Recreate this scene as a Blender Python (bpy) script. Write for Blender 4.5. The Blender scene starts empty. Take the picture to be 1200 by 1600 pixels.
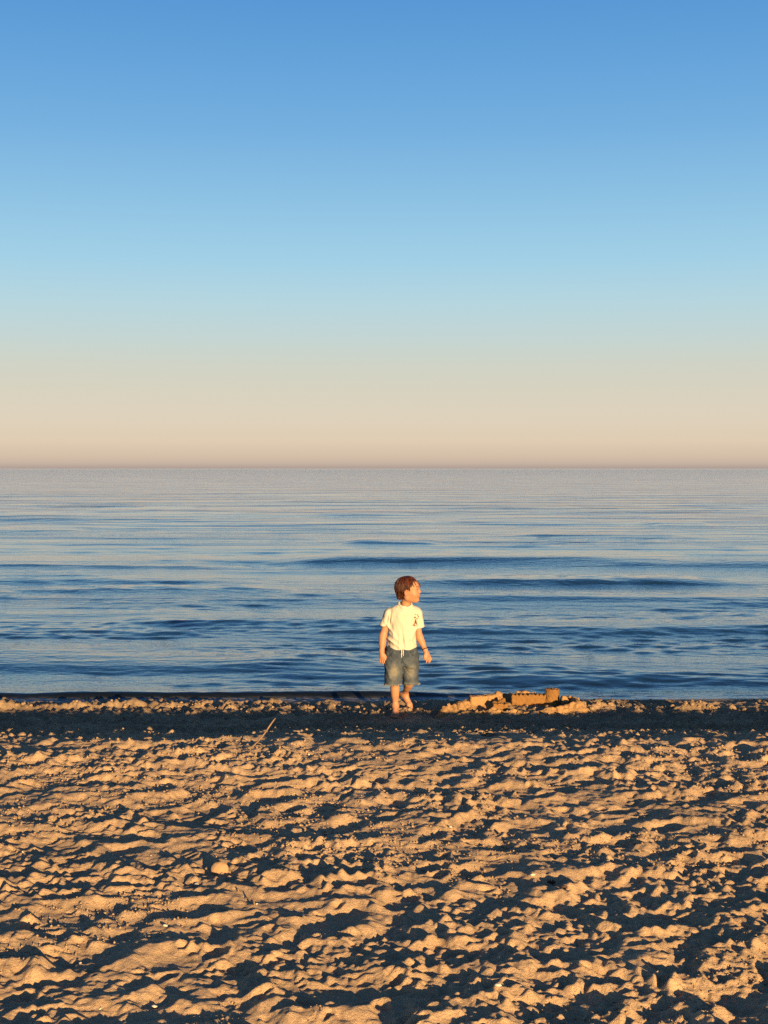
import bpy, math, random
import numpy as np

rng = np.random.default_rng(7)
random.seed(7)
sc = bpy.context.scene
C = sc.collection
R = math.radians

# ------------------------------------------------------------------ camera
CAM_H = 2.08
F_PX = 2133.0                      # focal length in pixels of the 1200x1600 photograph
cam_data = bpy.data.cameras.new('camera')
cam_data.sensor_fit = 'VERTICAL'
cam_data.sensor_height = 36.0
cam_data.lens = 36.0 * F_PX / 1600.0
cam_data.clip_start = 0.1
cam_data.clip_end = 90000.0
cam = bpy.data.objects.new('camera', cam_data)
C.objects.link(cam)
cam.location = (0, 0, CAM_H)
cam.rotation_euler = (R(90) - math.atan(68.0 / F_PX), 0, 0)
sc.camera = cam

sc.cycles.use_denoising = False     # the sensor's own fine grain stays

# ------------------------------------------------------------------ light
SUN_EL, SUN_AZ = R(6.6), R(-22.0)   # low sun behind the camera, to its right
EXPOSURE = 1.4
sc.view_settings.view_transform = 'Standard'
sc.view_settings.look = 'None'
sc.view_settings.exposure = EXPOSURE
sc.view_settings.gamma = 1.0
sc.view_settings.use_curve_mapping = False

sun_data = bpy.data.lights.new('sun', 'SUN')
sun_data.energy = 5.0
sun_data.angle = R(0.5)
sun_data.color = (1.0, 0.67, 0.31)
sun = bpy.data.objects.new('sun', sun_data)
C.objects.link(sun)
sun.location = (10, -25, 6)
sun.rotation_euler = (R(90) - SUN_EL, 0, -SUN_AZ)

world = bpy.data.worlds.new('World')
sc.world = world
world.use_nodes = True
nt = world.node_tree
nt.nodes.clear()


def s2l(c):
    return tuple((v / 12.92 if v <= 0.04045 else ((v + 0.055) / 1.055) ** 2.4) for v in [x / 255.0 for x in c])


SKY_STRENGTH = 0.1
SKY = [(0.0000, (172, 155, 149)), (0.0035, (197, 177, 162)), (0.0080, (210, 188, 168)), (0.0200, (222, 203, 179)), (0.0370, (221, 208, 188)),
       (0.0570, (214, 208, 191)), (0.0760, (206, 209, 197)), (0.0940, (195, 211, 209)), (0.1200, (180, 212, 222)), (0.1500, (160, 206, 229)),
       (0.1950, (138, 191, 226)), (0.2390, (115, 174, 222)), (0.2800, (100, 162, 217)), (0.3210, (86, 150, 212)), (0.4500, (68, 120, 184)),
       (0.7000, (54, 88, 138)), (1.0000, (46, 70, 112))]
n_out = nt.nodes.new('ShaderNodeOutputWorld')
n_bg = nt.nodes.new('ShaderNodeBackground')
n_bg.inputs['Strength'].default_value = SKY_STRENGTH
n_tc = nt.nodes.new('ShaderNodeTexCoord')
n_sep = nt.nodes.new('ShaderNodeSeparateXYZ')
n_ramp = nt.nodes.new('ShaderNodeValToRGB')
n_ramp.color_ramp.interpolation = 'LINEAR'
n_gain = nt.nodes.new('ShaderNodeVectorMath')
n_gain.operation = 'SCALE'
n_gain.inputs['Scale'].default_value = 1.0 / (2 ** EXPOSURE) / SKY_STRENGTH
els = n_ramp.color_ramp.elements
while len(els) > 1:
    els.remove(els[-1])
for i, (p, c) in enumerate(SKY):
    e = els[0] if i == 0 else els.new(p)
    e.position = p
    l = s2l(c)
    e.color = (l[0], l[1], l[2], 1)
n_sky = nt.nodes.new('ShaderNodeTexSky')
n_sky.sky_type = 'NISHITA'
n_sky.sun_disc = False
n_sky.sun_elevation = SUN_EL
n_sky.sun_rotation = R(180) + SUN_AZ
n_sky.air_density = 1.0
n_sky.dust_density = 0.6
n_sky.ozone_density = 2.0
n_mix = nt.nodes.new('ShaderNodeMix')
n_mix.data_type = 'RGBA'
n_mix.inputs[0].default_value = 0.03
L = nt.links.new
L(n_tc.outputs['Generated'], n_sep.inputs[0])
L(n_sep.outputs['Z'], n_ramp.inputs[0])
L(n_ramp.outputs[0], n_gain.inputs[0])
L(n_gain.outputs[0], n_mix.inputs[6])
L(n_sky.outputs[0], n_mix.inputs[7])
L(n_mix.outputs[2], n_bg.inputs[0])
L(n_bg.outputs[0], n_out.inputs[0])


# ------------------------------------------------------------------ helpers: scene
def tag(o, label=None, cat=None, group=None, kind=None):
    if label: o['label'] = label
    if cat: o['category'] = cat
    if group: o['group'] = group
    if kind: o['kind'] = kind
    return o


def empty(name, loc=(0, 0, 0), rz=0.0):
    o = bpy.data.objects.new(name, None)
    o.empty_display_size = 0.1
    C.objects.link(o)
    o.location = loc
    o.rotation_euler = (0, 0, rz)
    return o


def mesh_np(name, verts, quads, mat, parent=None, smooth=True, tris=None):
    """one mesh object from numpy arrays"""
    me = bpy.data.meshes.new(name)
    verts = np.asarray(verts, dtype=np.float32).reshape(-1, 3)
    quads = np.asarray(quads, dtype=np.int32).reshape(-1, 4) if quads is not None else np.zeros((0, 4), np.int32)
    tris = np.asarray(tris, dtype=np.int32).reshape(-1, 3) if tris is not None else np.zeros((0, 3), np.int32)
    nq, ntr = len(quads), len(tris)
    me.vertices.add(len(verts))
    me.vertices.foreach_set('co', verts.ravel())
    me.loops.add(nq * 4 + ntr * 3)
    me.loops.foreach_set('vertex_index', np.concatenate([quads.ravel(), tris.ravel()]))
    me.polygons.add(nq + ntr)
    ls = np.concatenate([np.arange(nq) * 4, nq * 4 + np.arange(ntr) * 3]).astype(np.int32)
    me.polygons.foreach_set('loop_start', ls)
    me.polygons.foreach_set('use_smooth', np.full(nq + ntr, smooth, dtype=bool))
    me.update(calc_edges=True)
    me.validate()
    if mat: me.materials.append(mat)
    o = bpy.data.objects.new(name, me)
    C.objects.link(o)
    if parent: o.parent = parent
    return o


def attr(o, name, vals):
    a = o.data.attributes.new(name, 'FLOAT', 'POINT')
    a.data.foreach_set('value', np.asarray(vals, dtype=np.float32).ravel())


def grid_quads(nr, nc):
    i = np.arange(nr * nc, dtype=np.int32).reshape(nr, nc)
    return np.stack([i[:-1, :-1], i[:-1, 1:], i[1:, 1:], i[1:, :-1]], -1).reshape(-1, 4)


# ------------------------------------------------------------------ helpers: noise
_lat = rng.uniform(-1, 1, (256, 256)).astype(np.float32)
_lat3 = rng.uniform(-1, 1, (32, 32, 32)).astype(np.float32)


def noise2(X, Y, seed=0):
    """smooth cubic-ish value noise, about -1..1"""
    X = np.asarray(X, np.float32) + seed * 17.31
    Y = np.asarray(Y, np.float32) + seed * 9.77
    xi = np.floor(X).astype(np.int32); yi = np.floor(Y).astype(np.int32)
    fx = X - xi; fy = Y - yi
    fx = fx * fx * fx * (fx * (fx * 6 - 15) + 10); fy = fy * fy * fy * (fy * (fy * 6 - 15) + 10)
    x0 = xi & 255; x1 = (xi + 1) & 255; y0 = yi & 255; y1 = (yi + 1) & 255
    a = _lat[y0, x0]; b = _lat[y0, x1]; c = _lat[y1, x0]; d = _lat[y1, x1]
    return (a + (b - a) * fx) * (1 - fy) + (c + (d - c) * fx) * fy


def noise3(P, s, seed=0):
    P = np.asarray(P, np.float32) * s + seed * 5.37
    i = np.floor(P).astype(np.int32); f = P - i
    f = f * f * (3 - 2 * f)
    i0 = i & 31; i1 = (i + 1) & 31
    r = 0
    for dx in (0, 1):
        for dy in (0, 1):
            for dz in (0, 1):
                ix = (i1 if dx else i0)[..., 0]; iy = (i1 if dy else i0)[..., 1]; iz = (i1 if dz else i0)[..., 2]
                w = (f[..., 0] if dx else 1 - f[..., 0]) * (f[..., 1] if dy else 1 - f[..., 1]) * (f[..., 2] if dz else 1 - f[..., 2])
                r = r + _lat3[ix, iy, iz] * w
    return r


def sstep(a, b, x):
    t = np.clip((x - a) / (b - a), 0, 1)
    return t * t * (3 - 2 * t)


# ------------------------------------------------------------------ helpers: implicit surfaces
class Field:
    """signed distance on a grid; shapes are blended in and the skin is pulled with surface nets"""

    def __init__(self, lo, hi, h):
        self.lo = np.array(lo, np.float32); self.h = h
        n = np.ceil((np.array(hi) - np.array(lo)) / h).astype(int) + 1
        self.n = n
        self.d = np.full(tuple(n), 1.0, np.float32)

    def win(self, lo, hi):
        a = np.clip(np.floor((np.array(lo) - self.lo) / self.h).astype(int), 0, self.n)
        b = np.clip(np.ceil((np.array(hi) - self.lo) / self.h).astype(int) + 1, 0, self.n)
        sl = tuple(slice(i, j) for i, j in zip(a, b))
        ax = [self.lo[k] + self.h * np.arange(a[k], b[k], dtype=np.float32) for k in range(3)]
        P = np.stack(np.meshgrid(*ax, indexing='ij'), -1)
        return sl, P

    def all(self):
        return self.win(self.lo, self.lo + self.h * (self.n - 1))

    def put(self, sl, v, k, sub=False):
        d = self.d[sl]
        if d.size == 0: return
        if sub:
            v = -v
            hh = np.clip(k - np.abs(d - v), 0, None) / max(k, 1e-6)
            self.d[sl] = np.maximum(d, v) + hh * hh * k * 0.25
        else:
            hh = np.clip(k - np.abs(d - v), 0, None) / max(k, 1e-6)
            self.d[sl] = np.minimum(d, v) - hh * hh * k * 0.25

    def cap(self, p, q, r1, r2=None, k=0.01, sub=False):
        r2 = r1 if r2 is None else r2
        p = np.array(p, np.float32); q = np.array(q, np.float32)
        m = max(r1, r2) + 2 * k + 4 * self.h
        sl, P = self.win(np.minimum(p, q) - m, np.maximum(p, q) + m)
        v = q - p
        t = np.clip(((P - p) @ v) / max(float(v @ v), 1e-9), 0, 1)
        d = np.linalg.norm(P - p - t[..., None] * v, axis=-1) - (r1 + (r2 - r1) * t)
        self.put(sl, d, k, sub)

    def ell(self, c, r, k=0.01, rot=None, sub=False):
        c = np.array(c, np.float32); r = np.array(r, np.float32)
        m = r.max() + 2 * k + 4 * self.h
        sl, P = self.win(c - m, c + m)
        Q = P - c
        if rot is not None: Q = Q @ rot            # columns of rot are the ellipsoid's own axes
        k0 = np.linalg.norm(Q / r, axis=-1); k1 = np.linalg.norm(Q / (r * r), axis=-1)
        self.put(sl, k0 * (k0 - 1) / np.maximum(k1, 1e-6), k, sub)

    def box(self, c, half, rad=0.005, k=0.005, rz=0.0, sub=False):
        c = np.array(c, np.float32)
        m = float(np.linalg.norm(half)) + 2 * k + 4 * self.h
        sl, P = self.win(c - m, c + m)
        Q = P - c
        x = Q[..., 0] * math.cos(rz) + Q[..., 1] * math.sin(rz)
        y = -Q[..., 0] * math.sin(rz) + Q[..., 1] * math.cos(rz)
        q = np.stack([np.abs(x), np.abs(y), np.abs(Q[..., 2])], -1) - (np.array(half, np.float32) - rad)
        d = np.linalg.norm(np.maximum(q, 0), axis=-1) + np.minimum(q.max(-1), 0) - rad
        self.put(sl, d, k, sub)

    def mesh(self):
        d = self.d
        s = d < 0
        n = d.shape
        cs = np.zeros((n[0] - 1, n[1] - 1, n[2] - 1), np.int8)
        corners = [(i, j, k) for i in (0, 1) for j in (0, 1) for k in (0, 1)]
        for (i, j, k) in corners:
            cs += s[i:n[0] - 1 + i, j:n[1] - 1 + j, k:n[2] - 1 + k]
        act = (cs > 0) & (cs < 8)
        ids = np.full(cs.shape, -1, np.int32)
        A = np.argwhere(act)
        ids[act] = np.arange(len(A))
        vals = [d[A[:, 0] + i, A[:, 1] + j, A[:, 2] + k] for (i, j, k) in corners]
        acc = np.zeros((len(A), 3), np.float32); cnt = np.zeros(len(A), np.float32)
        for a in range(8):
            for b in range(a + 1, 8):
                ca, cb = np.array(corners[a], np.float32), np.array(corners[b], np.float32)
                if np.abs(ca - cb).sum() != 1: continue
                va, vb = vals[a], vals[b]
                x = (va < 0) != (vb < 0)
                t = np.where(x, va / np.where(x, va - vb, 1), 0)
                acc += np.where(x[:, None], ca + t[:, None] * (cb - ca), 0)
                cnt += x
        V = (A + acc / cnt[:, None]) * self.h + self.lo
        Q = []
        for ax in range(3):
            u, w = (ax + 1) % 3, (ax + 2) % 3
            sa = [slice(None)] * 3; sb = [slice(None)] * 3
            sa[ax] = slice(0, n[ax] - 1); sb[ax] = slice(1, n[ax])
            for q in (u, w):
                sa[q] = slice(1, n[q] - 1); sb[q] = slice(1, n[q] - 1)
            a, b = s[tuple(sa)], s[tuple(sb)]
            E = np.argwhere(a != b)
            if not len(E): continue
            flip = a[tuple(E.T)]
            base = E.copy(); base[:, u] += 1; base[:, w] += 1
            def cid(du, dw):
                t = base.copy(); t[:, u] += du; t[:, w] += dw
                return ids[tuple(t.T)]
            q = np.stack([cid(-1, -1), cid(0, -1), cid(0, 0), cid(-1, 0)], -1)
            q[~flip] = q[~flip][:, ::-1]
            Q.append(q)
        Q = np.concatenate(Q)
        return V, Q[(Q >= 0).all(1)]


def tube(path, radii, sides=6, cap=True):
    """verts / quads / tris of a tapering tube"""
    path = np.asarray(path, np.float32); n = len(path)
    radii = np.broadcast_to(np.asarray(radii, np.float32), (n,))
    T = np.gradient(path, axis=0); T /= np.linalg.norm(T, axis=1)[:, None] + 1e-9
    ref = np.array([0.13, 0.29, 0.95], np.float32)
    if abs(float(T[0] @ ref)) > 0.9: ref = np.array([0.95, 0.2, 0.1], np.float32)
    V = []
    for i in range(n):
        a = np.cross(T[i], ref); a /= np.linalg.norm(a) + 1e-9
        b = np.cross(T[i], a)
        for s_ in range(sides):
            th = 2 * math.pi * s_ / sides
            V.append(path[i] + radii[i] * (math.cos(th) * a + math.sin(th) * b))
    Q = []; Tt = []
    for i in range(n - 1):
        for s_ in range(sides):
            Q.append((i * sides + s_, i * sides + (s_ + 1) % sides, (i + 1) * sides + (s_ + 1) % sides, (i + 1) * sides + s_))
    if cap:
        for s_ in range(1, sides - 1):
            Tt.append((0, s_ + 1, s_)); o = (n - 1) * sides; Tt.append((o, o + s_, o + s_ + 1))
    return np.array(V), np.array(Q), np.array(Tt).reshape(-1, 3)


def merge(parts):
    V, Q, T, o = [], [], [], 0
    for v, q, t in parts:
        V.append(v); Q.append(np.asarray(q).reshape(-1, 4) + o); T.append(np.asarray(t).reshape(-1, 3) + o); o += len(v)
    return np.concatenate(V), np.concatenate(Q).astype(int), np.concatenate(T).astype(int)


# ------------------------------------------------------------------ materials
class M:
    def __init__(self, name):
        self.m = bpy.data.materials.new(name)
        self.m.use_nodes = True
        self.t = self.m.node_tree
        self.b = self.t.nodes['Principled BSDF']

    def n(self, kind, **kw):
        x = self.t.nodes.new(kind)
        for k, v in kw.items():
            if hasattr(x, k) and k not in x.inputs: setattr(x, k, v)
            else: x.inputs[k.replace('_', ' ')].default_value = v
        return x

    def l(self, a, b): self.t.links.new(a, b)

    def coord(self):
        return self.n('ShaderNodeTexCoord').outputs['Object']

    def noise(self, vec, scale, detail=4.0, rough=0.55):
        x = self.n('ShaderNodeTexNoise')
        x.inputs['Scale'].default_value = scale; x.inputs['Detail'].default_value = detail; x.inputs['Roughness'].default_value = rough
        if vec is not None: self.l(vec, x.inputs['Vector'])
        return x.outputs['Fac']

    def mapping(self, vec, scale=(1, 1, 1), rot=(0, 0, 0)):
        x = self.n('ShaderNodeMapping')
        x.inputs['Scale'].default_value = scale; x.inputs['Rotation'].default_value = rot
        self.l(vec, x.inputs['Vector'])
        return x.outputs[0]

    def ramp(self, fac, stops):
        x = self.n('ShaderNodeValToRGB')
        e = x.color_ramp.elements
        while len(e) > 1: e.remove(e[-1])
        for i, (p, c) in enumerate(stops):
            k = e[0] if i == 0 else e.new(p)
            k.position = p
            k.color = (c, c, c, 1) if not isinstance(c, tuple) else (*c, 1)
        self.l(fac, x.inputs[0])
        return x.outputs[0]

    def mix(self, fac, a, b, mode='MIX'):
        x = self.n('ShaderNodeMix'); x.data_type = 'RGBA'; x.blend_type = mode
        for s_, v in ((0, fac), (6, a), (7, b)):
            if isinstance(v, (int, float)): x.inputs[s_].default_value = v
            elif isinstance(v, tuple): x.inputs[s_].default_value = (*v, 1)
            else: self.l(v, x.inputs[s_])
        return x.outputs[2]

    def math(self, op, a, b=0.0):
        x = self.n('ShaderNodeMath'); x.operation = op
        for s_, v in ((0, a), (1, b)):
            if isinstance(v, (int, float)): x.inputs[s_].default_value = v
            else: self.l(v, x.inputs[s_])
        return x.outputs[0]

    def attr(self, name):
        x = self.n('ShaderNodeAttribute'); x.attribute_name = name
        return x.outputs['Fac']

    def bump(self, h, dist, strength=1.0, nrm=None):
        x = self.n('ShaderNodeBump')
        x.inputs['Strength'].default_value = strength; x.inputs['Distance'].default_value = dist
        self.l(h, x.inputs['Height'])
        if nrm is not None: self.l(nrm, x.inputs['Normal'])
        return x.outputs[0]

    def set(self, **kw):
        for k, v in kw.items():
            i = self.b.inputs[k.replace('_', ' ')]
            if isinstance(v, (int, float)): i.default_value = v
            elif isinstance(v, tuple): i.default_value = (*v, 1) if len(v) == 3 else v
            else: self.l(v, i)
        return self.m


def plain(name, col, rough=0.8, var=0.25, scale=40, bump=0.0):
    m = M(name); co = m.coord()
    f = m.ramp(m.noise(co, scale), [(0.3, 1 - var), (0.7, 1.0)])
    kw = dict(Base_Color=m.mix(1.0, col, f, 'MULTIPLY'), Roughness=rough)
    kw['Specular_IOR_Level'] = 0.25
    if bump: kw['Normal'] = m.bump(m.noise(co, scale * 3), bump)
    return m.set(**kw)


def sand_material(name, dry, damp, use_attr=True, fixed=0.0):
    m = M(name); co = m.coord()
    big = m.ramp(m.noise(co, 1.7, 5), [(0.3, 0.86), (0.7, 1.06)])
    mid = m.ramp(m.noise(co, 22, 5, 0.65), [(0.25, 0.84), (0.75, 1.10)])
    grain = m.ramp(m.noise(co, 420, 2, 0.7), [(0.25, 0.72), (0.5, 1.0), (0.78, 1.22)])
    c = m.mix(m.attr('damp') if use_attr else fixed, dry, damp)
    for f in (big, mid, grain): c = m.mix(1.0, c, f, 'MULTIPLY')
    h = m.math('ADD', m.math('MULTIPLY', m.noise(co, 95, 4, 0.7), 1.0), m.math('MULTIPLY', m.noise(co, 380, 2, 0.6), 0.35))
    rough = m.ramp(m.attr('wet'), [(0.0, 0.95), (1.0, 0.35)]) if use_attr else 0.95
    return m.set(Base_Color=c, Roughness=rough, Specular_IOR_Level=0.15, Normal=m.bump(h, 0.011, 0.9))


DRY, DAMP = (0.50, 0.342, 0.205), (0.29, 0.200, 0.122)
MAT_SAND = sand_material('beach sand', DRY, DAMP)
MAT_CASTLE = sand_material('packed damp sand', DRY, (0.34, 0.195, 0.082), False, 0.9)
MAT_MOULD = sand_material('moulded wet sand', DRY, (0.25, 0.122, 0.036), False, 0.95)
MAT_CLOD = sand_material('loose sand', DRY, DAMP, False, 0.25)

# ------------------------------------------------------------------ beach
# profile across the shore: dry trodden top, berm edge, damp lower slope, water line at z = 0
_py = np.array([-60, 3, 6, 7.8, 8.2, 8.7, 9.2, 10.0, 10.6, 11.0, 11.5, 12.2, 13, 14.5, 20, 40], float)
_pz = np.array([.42, .42, .43, .44, .43, .366, .283, .158, .095, .074, .036, 0, -.055, -.2, -1, -3], float)
_ty = np.arange(-60, 40, 0.02)
_tz = np.interp(_ty, _py, _pz)
_kern = np.hanning(21); _kern /= _kern.sum()
_tz = np.convolve(np.pad(_tz, 10, mode='edge'), _kern, mode='valid')


def base_z(x, y):
    return np.interp(y - 0.025 * x, _ty, _tz)


RX0, RX1, RY0, RY1, RS = -4.6, 4.6, 2.6, 13.0, 0.006
rx = np.arange(RX0, RX1, RS, dtype=np.float32); ry = np.arange(RY0, RY1, RS, dtype=np.float32)
GX, GY = np.meshgrid(rx, ry)
H = np.zeros_like(GX)                                         # relief on top of the profile
lower = sstep(8.35, 9.2, GY - 0.025 * GX)                      # 0 on the dry top, 1 below the berm
shore = sstep(11.98, 12.2, GY - 0.025 * GX)
wx = noise2(GX * 1.3, GY * 1.3, 3) * 0.12; wy = noise2(GX * 1.3, GY * 1.3, 4) * 0.12
H += 0.016 * noise2(GX * 1.1, GY * 1.3, 1) * (1 - 0.5 * lower)
# long low ridges, leaning a little to the right as they go away
U = (GX + wx) * math.cos(0.30) + (GY + wy) * math.sin(0.30); Vv = -(GX + wx) * math.sin(0.30) + (GY + wy) * math.cos(0.30)
rid = 1 - np.abs(noise2(U * 2.2, Vv * 4.6, 5)) * 2.0
leftness = sstep(0.9, -1.2, GX)
H += (0.010 + 0.010 * leftness) * rid * (1 - lower)
warp = 0.30 * noise2(GX * 13, GY * 13, 6) + 0.20 * noise2(GX * 30, GY * 30, 7)


def stamp(x, y, a, b, th, depth, rim, push=0.8):
    w = 1.9 * max(a, b)
    i0 = max(int((y - w - RY0) / RS), 0); i1 = min(int((y + w - RY0) / RS) + 1, H.shape[0])
    j0 = max(int((x - w - RX0) / RS), 0); j1 = min(int((x + w - RX0) / RS) + 1, H.shape[1])
    if i1 - i0 < 4 or j1 - j0 < 4: return
    X = GX[i0:i1, j0:j1] - x; Y = GY[i0:i1, j0:j1] - y
    u = (X * math.cos(th) + Y * math.sin(th)) / a; v = (-X * math.sin(th) + Y * math.cos(th)) / b
    r = np.sqrt(u * u + v * v) * (1 + warp[i0:i1, j0:j1])
    h = H[i0:i1, j0:j1]
    h0 = float(h.mean())
    w_ = sstep(1.0, 0.86, r)
    h *= (1 - w_)
    h += w_ * (h0 - depth * (1 - np.minimum(r, 1.1) ** 2) - 0.15 * depth)
    h += rim * np.exp(-((r - 1.16) / 0.23) ** 2) * (1 + push * np.clip(u, -1, 1))


for _ in range(2200):                                          # feet have trodden the dry sand over and over
    x = rng.uniform(RX0, RX1); y = rng.uniform(RY0, 8.75)
    a = rng.uniform(0.085, 0.16) * (1.0 + 0.15 * sstep(6.2, 4.0, y)); b = a * rng.uniform(0.5, 0.85)
    th = rng.choice([0.3, 0.5, 1.2, 1.7, 2.6]) + rng.normal(0, 0.35)
    dep = rng.uniform(0.010, 0.026) * (0.80 - 0.02 * (y - 4)) * (1 + 0.25 * sstep(-1.0, 1.0, x))
    stamp(x, y, a, b, th, dep, dep * rng.uniform(0.05, 0.3))
for _ in range(1300):                                           # shallower, older prints on the damp slope
    x = rng.uniform(RX0, RX1); y = rng.uniform(8.6, 12.0)
    a = rng.uniform(0.05, 0.12); dep = rng.uniform(0.008, 0.026)
    stamp(x, y, a, a * rng.uniform(0.5, 0.8), rng.uniform(0, 3.1), dep, dep * rng.uniform(0.3, 0.8))


def slump(n, talus):
    """loose sand slides until no slope is steeper than the angle of repose"""
    lim = talus * RS
    for _ in range(n):
        for ax in (0, 1):
            g = np.diff(H, axis=ax)
            ex = np.sign(g) * np.maximum(np.abs(g) - lim, 0) * 0.4
            if ax == 0: H[:-1] += ex; H[1:] -= ex
            else: H[:, :-1] += ex; H[:, 1:] -= ex


slump(26, 0.56)
hm_ = float(H.mean()) + 0.004
d_ = H - hm_
H[:] = hm_ + np.where(d_ > 0, 0.026 * np.tanh(d_ / 0.026), d_)      # tops are trodden flat
for _ in range(1500):                                          # toes, heels, paws and bird feet on top
    x = rng.uniform(RX0, RX1); y = rng.uniform(RY0, 8.9)
    a = rng.uniform(0.018, 0.055); dep = rng.uniform(0.004, 0.014)
    stamp(x, y, a, a * rng.uniform(0.4, 0.9), rng.uniform(0, 3.1), dep, dep * rng.uniform(0.3, 0.9))


def mound(x, y, sx, sy, h, rough=0.5):
    """a heap of thrown-up sand"""
    w = 2.6 * max(sx, sy)
    i0 = max(int((y - w - RY0) / RS), 0); i1 = min(int((y + w - RY0) / RS) + 1, H.shape[0])
    j0 = max(int((x - w - RX0) / RS), 0); j1 = min(int((x + w - RX0) / RS) + 1, H.shape[1])
    if i1 <= i0 or j1 <= j0: return
    X = GX[i0:i1, j0:j1] - x; Y = GY[i0:i1, j0:j1] - y
    r2 = (X / sx) ** 2 + (Y / sy) ** 2
    H[i0:i1, j0:j1] += h * np.exp(-r2) * (1 + rough * warp[i0:i1, j0:j1] * 2)


# the low ridge of dug sand along the water on the left, and heaps further right
for k in range(16):
    mound(-3.5 + k * 0.125 + rng.normal(0, .03), 11.52 + rng.normal(0, 0.035) + 0.006 * k, rng.uniform(.08, .16), rng.uniform(.04, .06), rng.uniform(.020, .040))
for k in range(22):
    mound(-3.6 + k * 0.15 + rng.normal(0, .04), 11.86 + rng.normal(0, 0.05) + .004 * k, rng.uniform(.04, .10), rng.uniform(.04, .06), rng.uniform(.012, .03))
for k in range(13):
    mound(-1.55 + k * 0.115 + rng.normal(0, .04), 11.45 + rng.normal(0, 0.10), rng.uniform(.03, .08), rng.uniform(.03, .06), rng.uniform(.015, .05))
for k in range(7):
    mound(2.45 + k * 0.045, 11.32 + rng.normal(0, 0.03), rng.uniform(.04, .07), rng.uniform(.04, .06), rng.uniform(.02, .045))
for k in range(9):
    mound(1.66 + k * 0.03, 11.42 + rng.normal(0, 0.05), rng.uniform(.04, .07), rng.uniform(.04, .07), rng.uniform(.012, .030))
for k in range(5):
    mound(0.03 + 0.06 * k, 11.13 + rng.normal(0, 0.03), .06, .05, rng.uniform(.012, .03))
# dug hollows round the castle and the raised floor inside
mound(0.40, 10.98, 0.09, 0.13, -0.065, 0.2)
mound(1.78, 11.05, 0.07, 0.16, -0.055, 0.2)
mound(1.05, 11.30, 0.42, 0.22, 0.035, 0.3)
# clods and crumbs in patches, grain everywhere
patch = sstep(-0.25, 0.5, noise2(GX * 1.9, GY * 2.3, 11) + 0.25 * sstep(0, 2, GX) + 0.35 * lower * (1 - shore))
cl = np.maximum(0, noise2(GX * 27, GY * 27, 12)) ** 1.3 * 0.016 + np.maximum(0, noise2(GX * 48, GY * 48, 13)) * 0.009
H += cl * patch * (1 - 0.9 * shore) * (1 + 0.9 * lower)
H += (0.0034 * noise2(GX * 18, GY * 18, 14) + 0.0026 * noise2(GX * 40, GY * 40, 15) + 0.0015 * noise2(GX * 75, GY * 75, 16)) * (1 - 0.85 * shore)
brk = 1 - np.abs(noise2(GX * 9 + wx * 20, GY * 14 + wy * 20, 17)) * 2        # little cracks and slump edges
H += 0.0085 * np.clip(brk, -0.4, 1) * (1 - shore) * (0.5 + 0.5 * patch)
brk = 1 - np.abs(noise2(GX * 21 + wx * 30, GY * 33 + wy * 30, 18)) * 2.2
H += 0.0050 * np.clip(brk, -0.5, 1) * (1 - shore) * (0.35 + 0.65 * patch)
slump(4, 1.25)
H *= (1 - 0.8 * shore)

calm_ = np.exp(-(((GX - 0.088) / 0.10) ** 2 + ((GY - 10.86) / 0.20) ** 2) ** 2)      # pressed flat under the standing foot
H = H * (1 - 0.9 * calm_) - 0.002 * calm_
calm_ = 0.85 * sstep(0.25, 0.05, np.abs(GX - 0.10)) * sstep(10.3, 10.6, GY) * sstep(10.95, 10.8, GY)
H = np.minimum(H, H * (1 - calm_))


def relief(x, y):
    """relief at any point; outside the raster it is mirrored"""
    x = np.asarray(x, float); y = np.asarray(y, float)
    W_, Hh = RX1 - RX0 - 2 * RS, RY1 - RY0 - 2 * RS
    u = np.abs((x - RX0 + W_) % (2 * W_) - W_) / RS
    v = np.where(y > RY1 - 2 * RS, Hh, np.abs((y - RY0 + Hh) % (2 * Hh) - Hh)) / RS
    lo = y < RY0
    v = np.where(lo, np.minimum(v, (8.0 - RY0) / RS), v)
    j = np.clip(u.astype(int), 0, len(rx) - 2); i = np.clip(v.astype(int), 0, len(ry) - 2)
    fu = np.clip(u - j, 0, 1); fv = np.clip(v - i, 0, 1)
    return (H[i, j] * (1 - fu) + H[i, j + 1] * fu) * (1 - fv) + (H[i + 1, j] * (1 - fu) + H[i + 1, j + 1] * fu) * fv


def ground(x, y):
    return float(base_z(x, y) + relief(x, y))


fine = np.linspace(-0.335, 0.335, 900)
ext = 0.335 + 5.6 * (np.linspace(0, 1, 46)[1:]) ** 2.2
cols = np.concatenate([-ext[::-1], fine, ext])
t = np.linspace(0, 1, 850)
e_ = -0.35
ys = (3.3 ** e_ + (13.4 ** e_ - 3.3 ** e_) * t) ** (1 / e_)
ys = np.concatenate([np.linspace(-1.1, 1.6, 24), np.linspace(1.65, 3.28, 64), ys, [14, 15, 17, 20, 26]])
YY = np.repeat(ys[:, None], len(cols), 1); XX = cols[None, :] * (YY + 1.5)
ZZ = base_z(XX, YY) + relief(XX, YY)
yb = np.linspace(-40, -1.1, 14); xb = np.linspace(-60, 60, 30)
XB, YB = np.meshgrid(xb, yb)
V = np.concatenate([np.stack([XX, YY, ZZ], -1).reshape(-1, 3), np.stack([XB, YB, base_z(XB, YB) - 0.02], -1).reshape(-1, 3)])
Q = np.concatenate([grid_quads(*XX.shape), grid_quads(*XB.shape) + XX.size])
beach = tag(mesh_np('beach_sand', V, Q, MAT_SAND), kind='structure')
yy = V[:, 1] - 0.025 * V[:, 0]
blot = sstep(-0.5, 0.5, noise2(V[:, 0] * 2.1, V[:, 1] * 4.0, 21) + 0.6 * noise2(V[:, 0] * 7, V[:, 1] * 12, 22))
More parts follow.
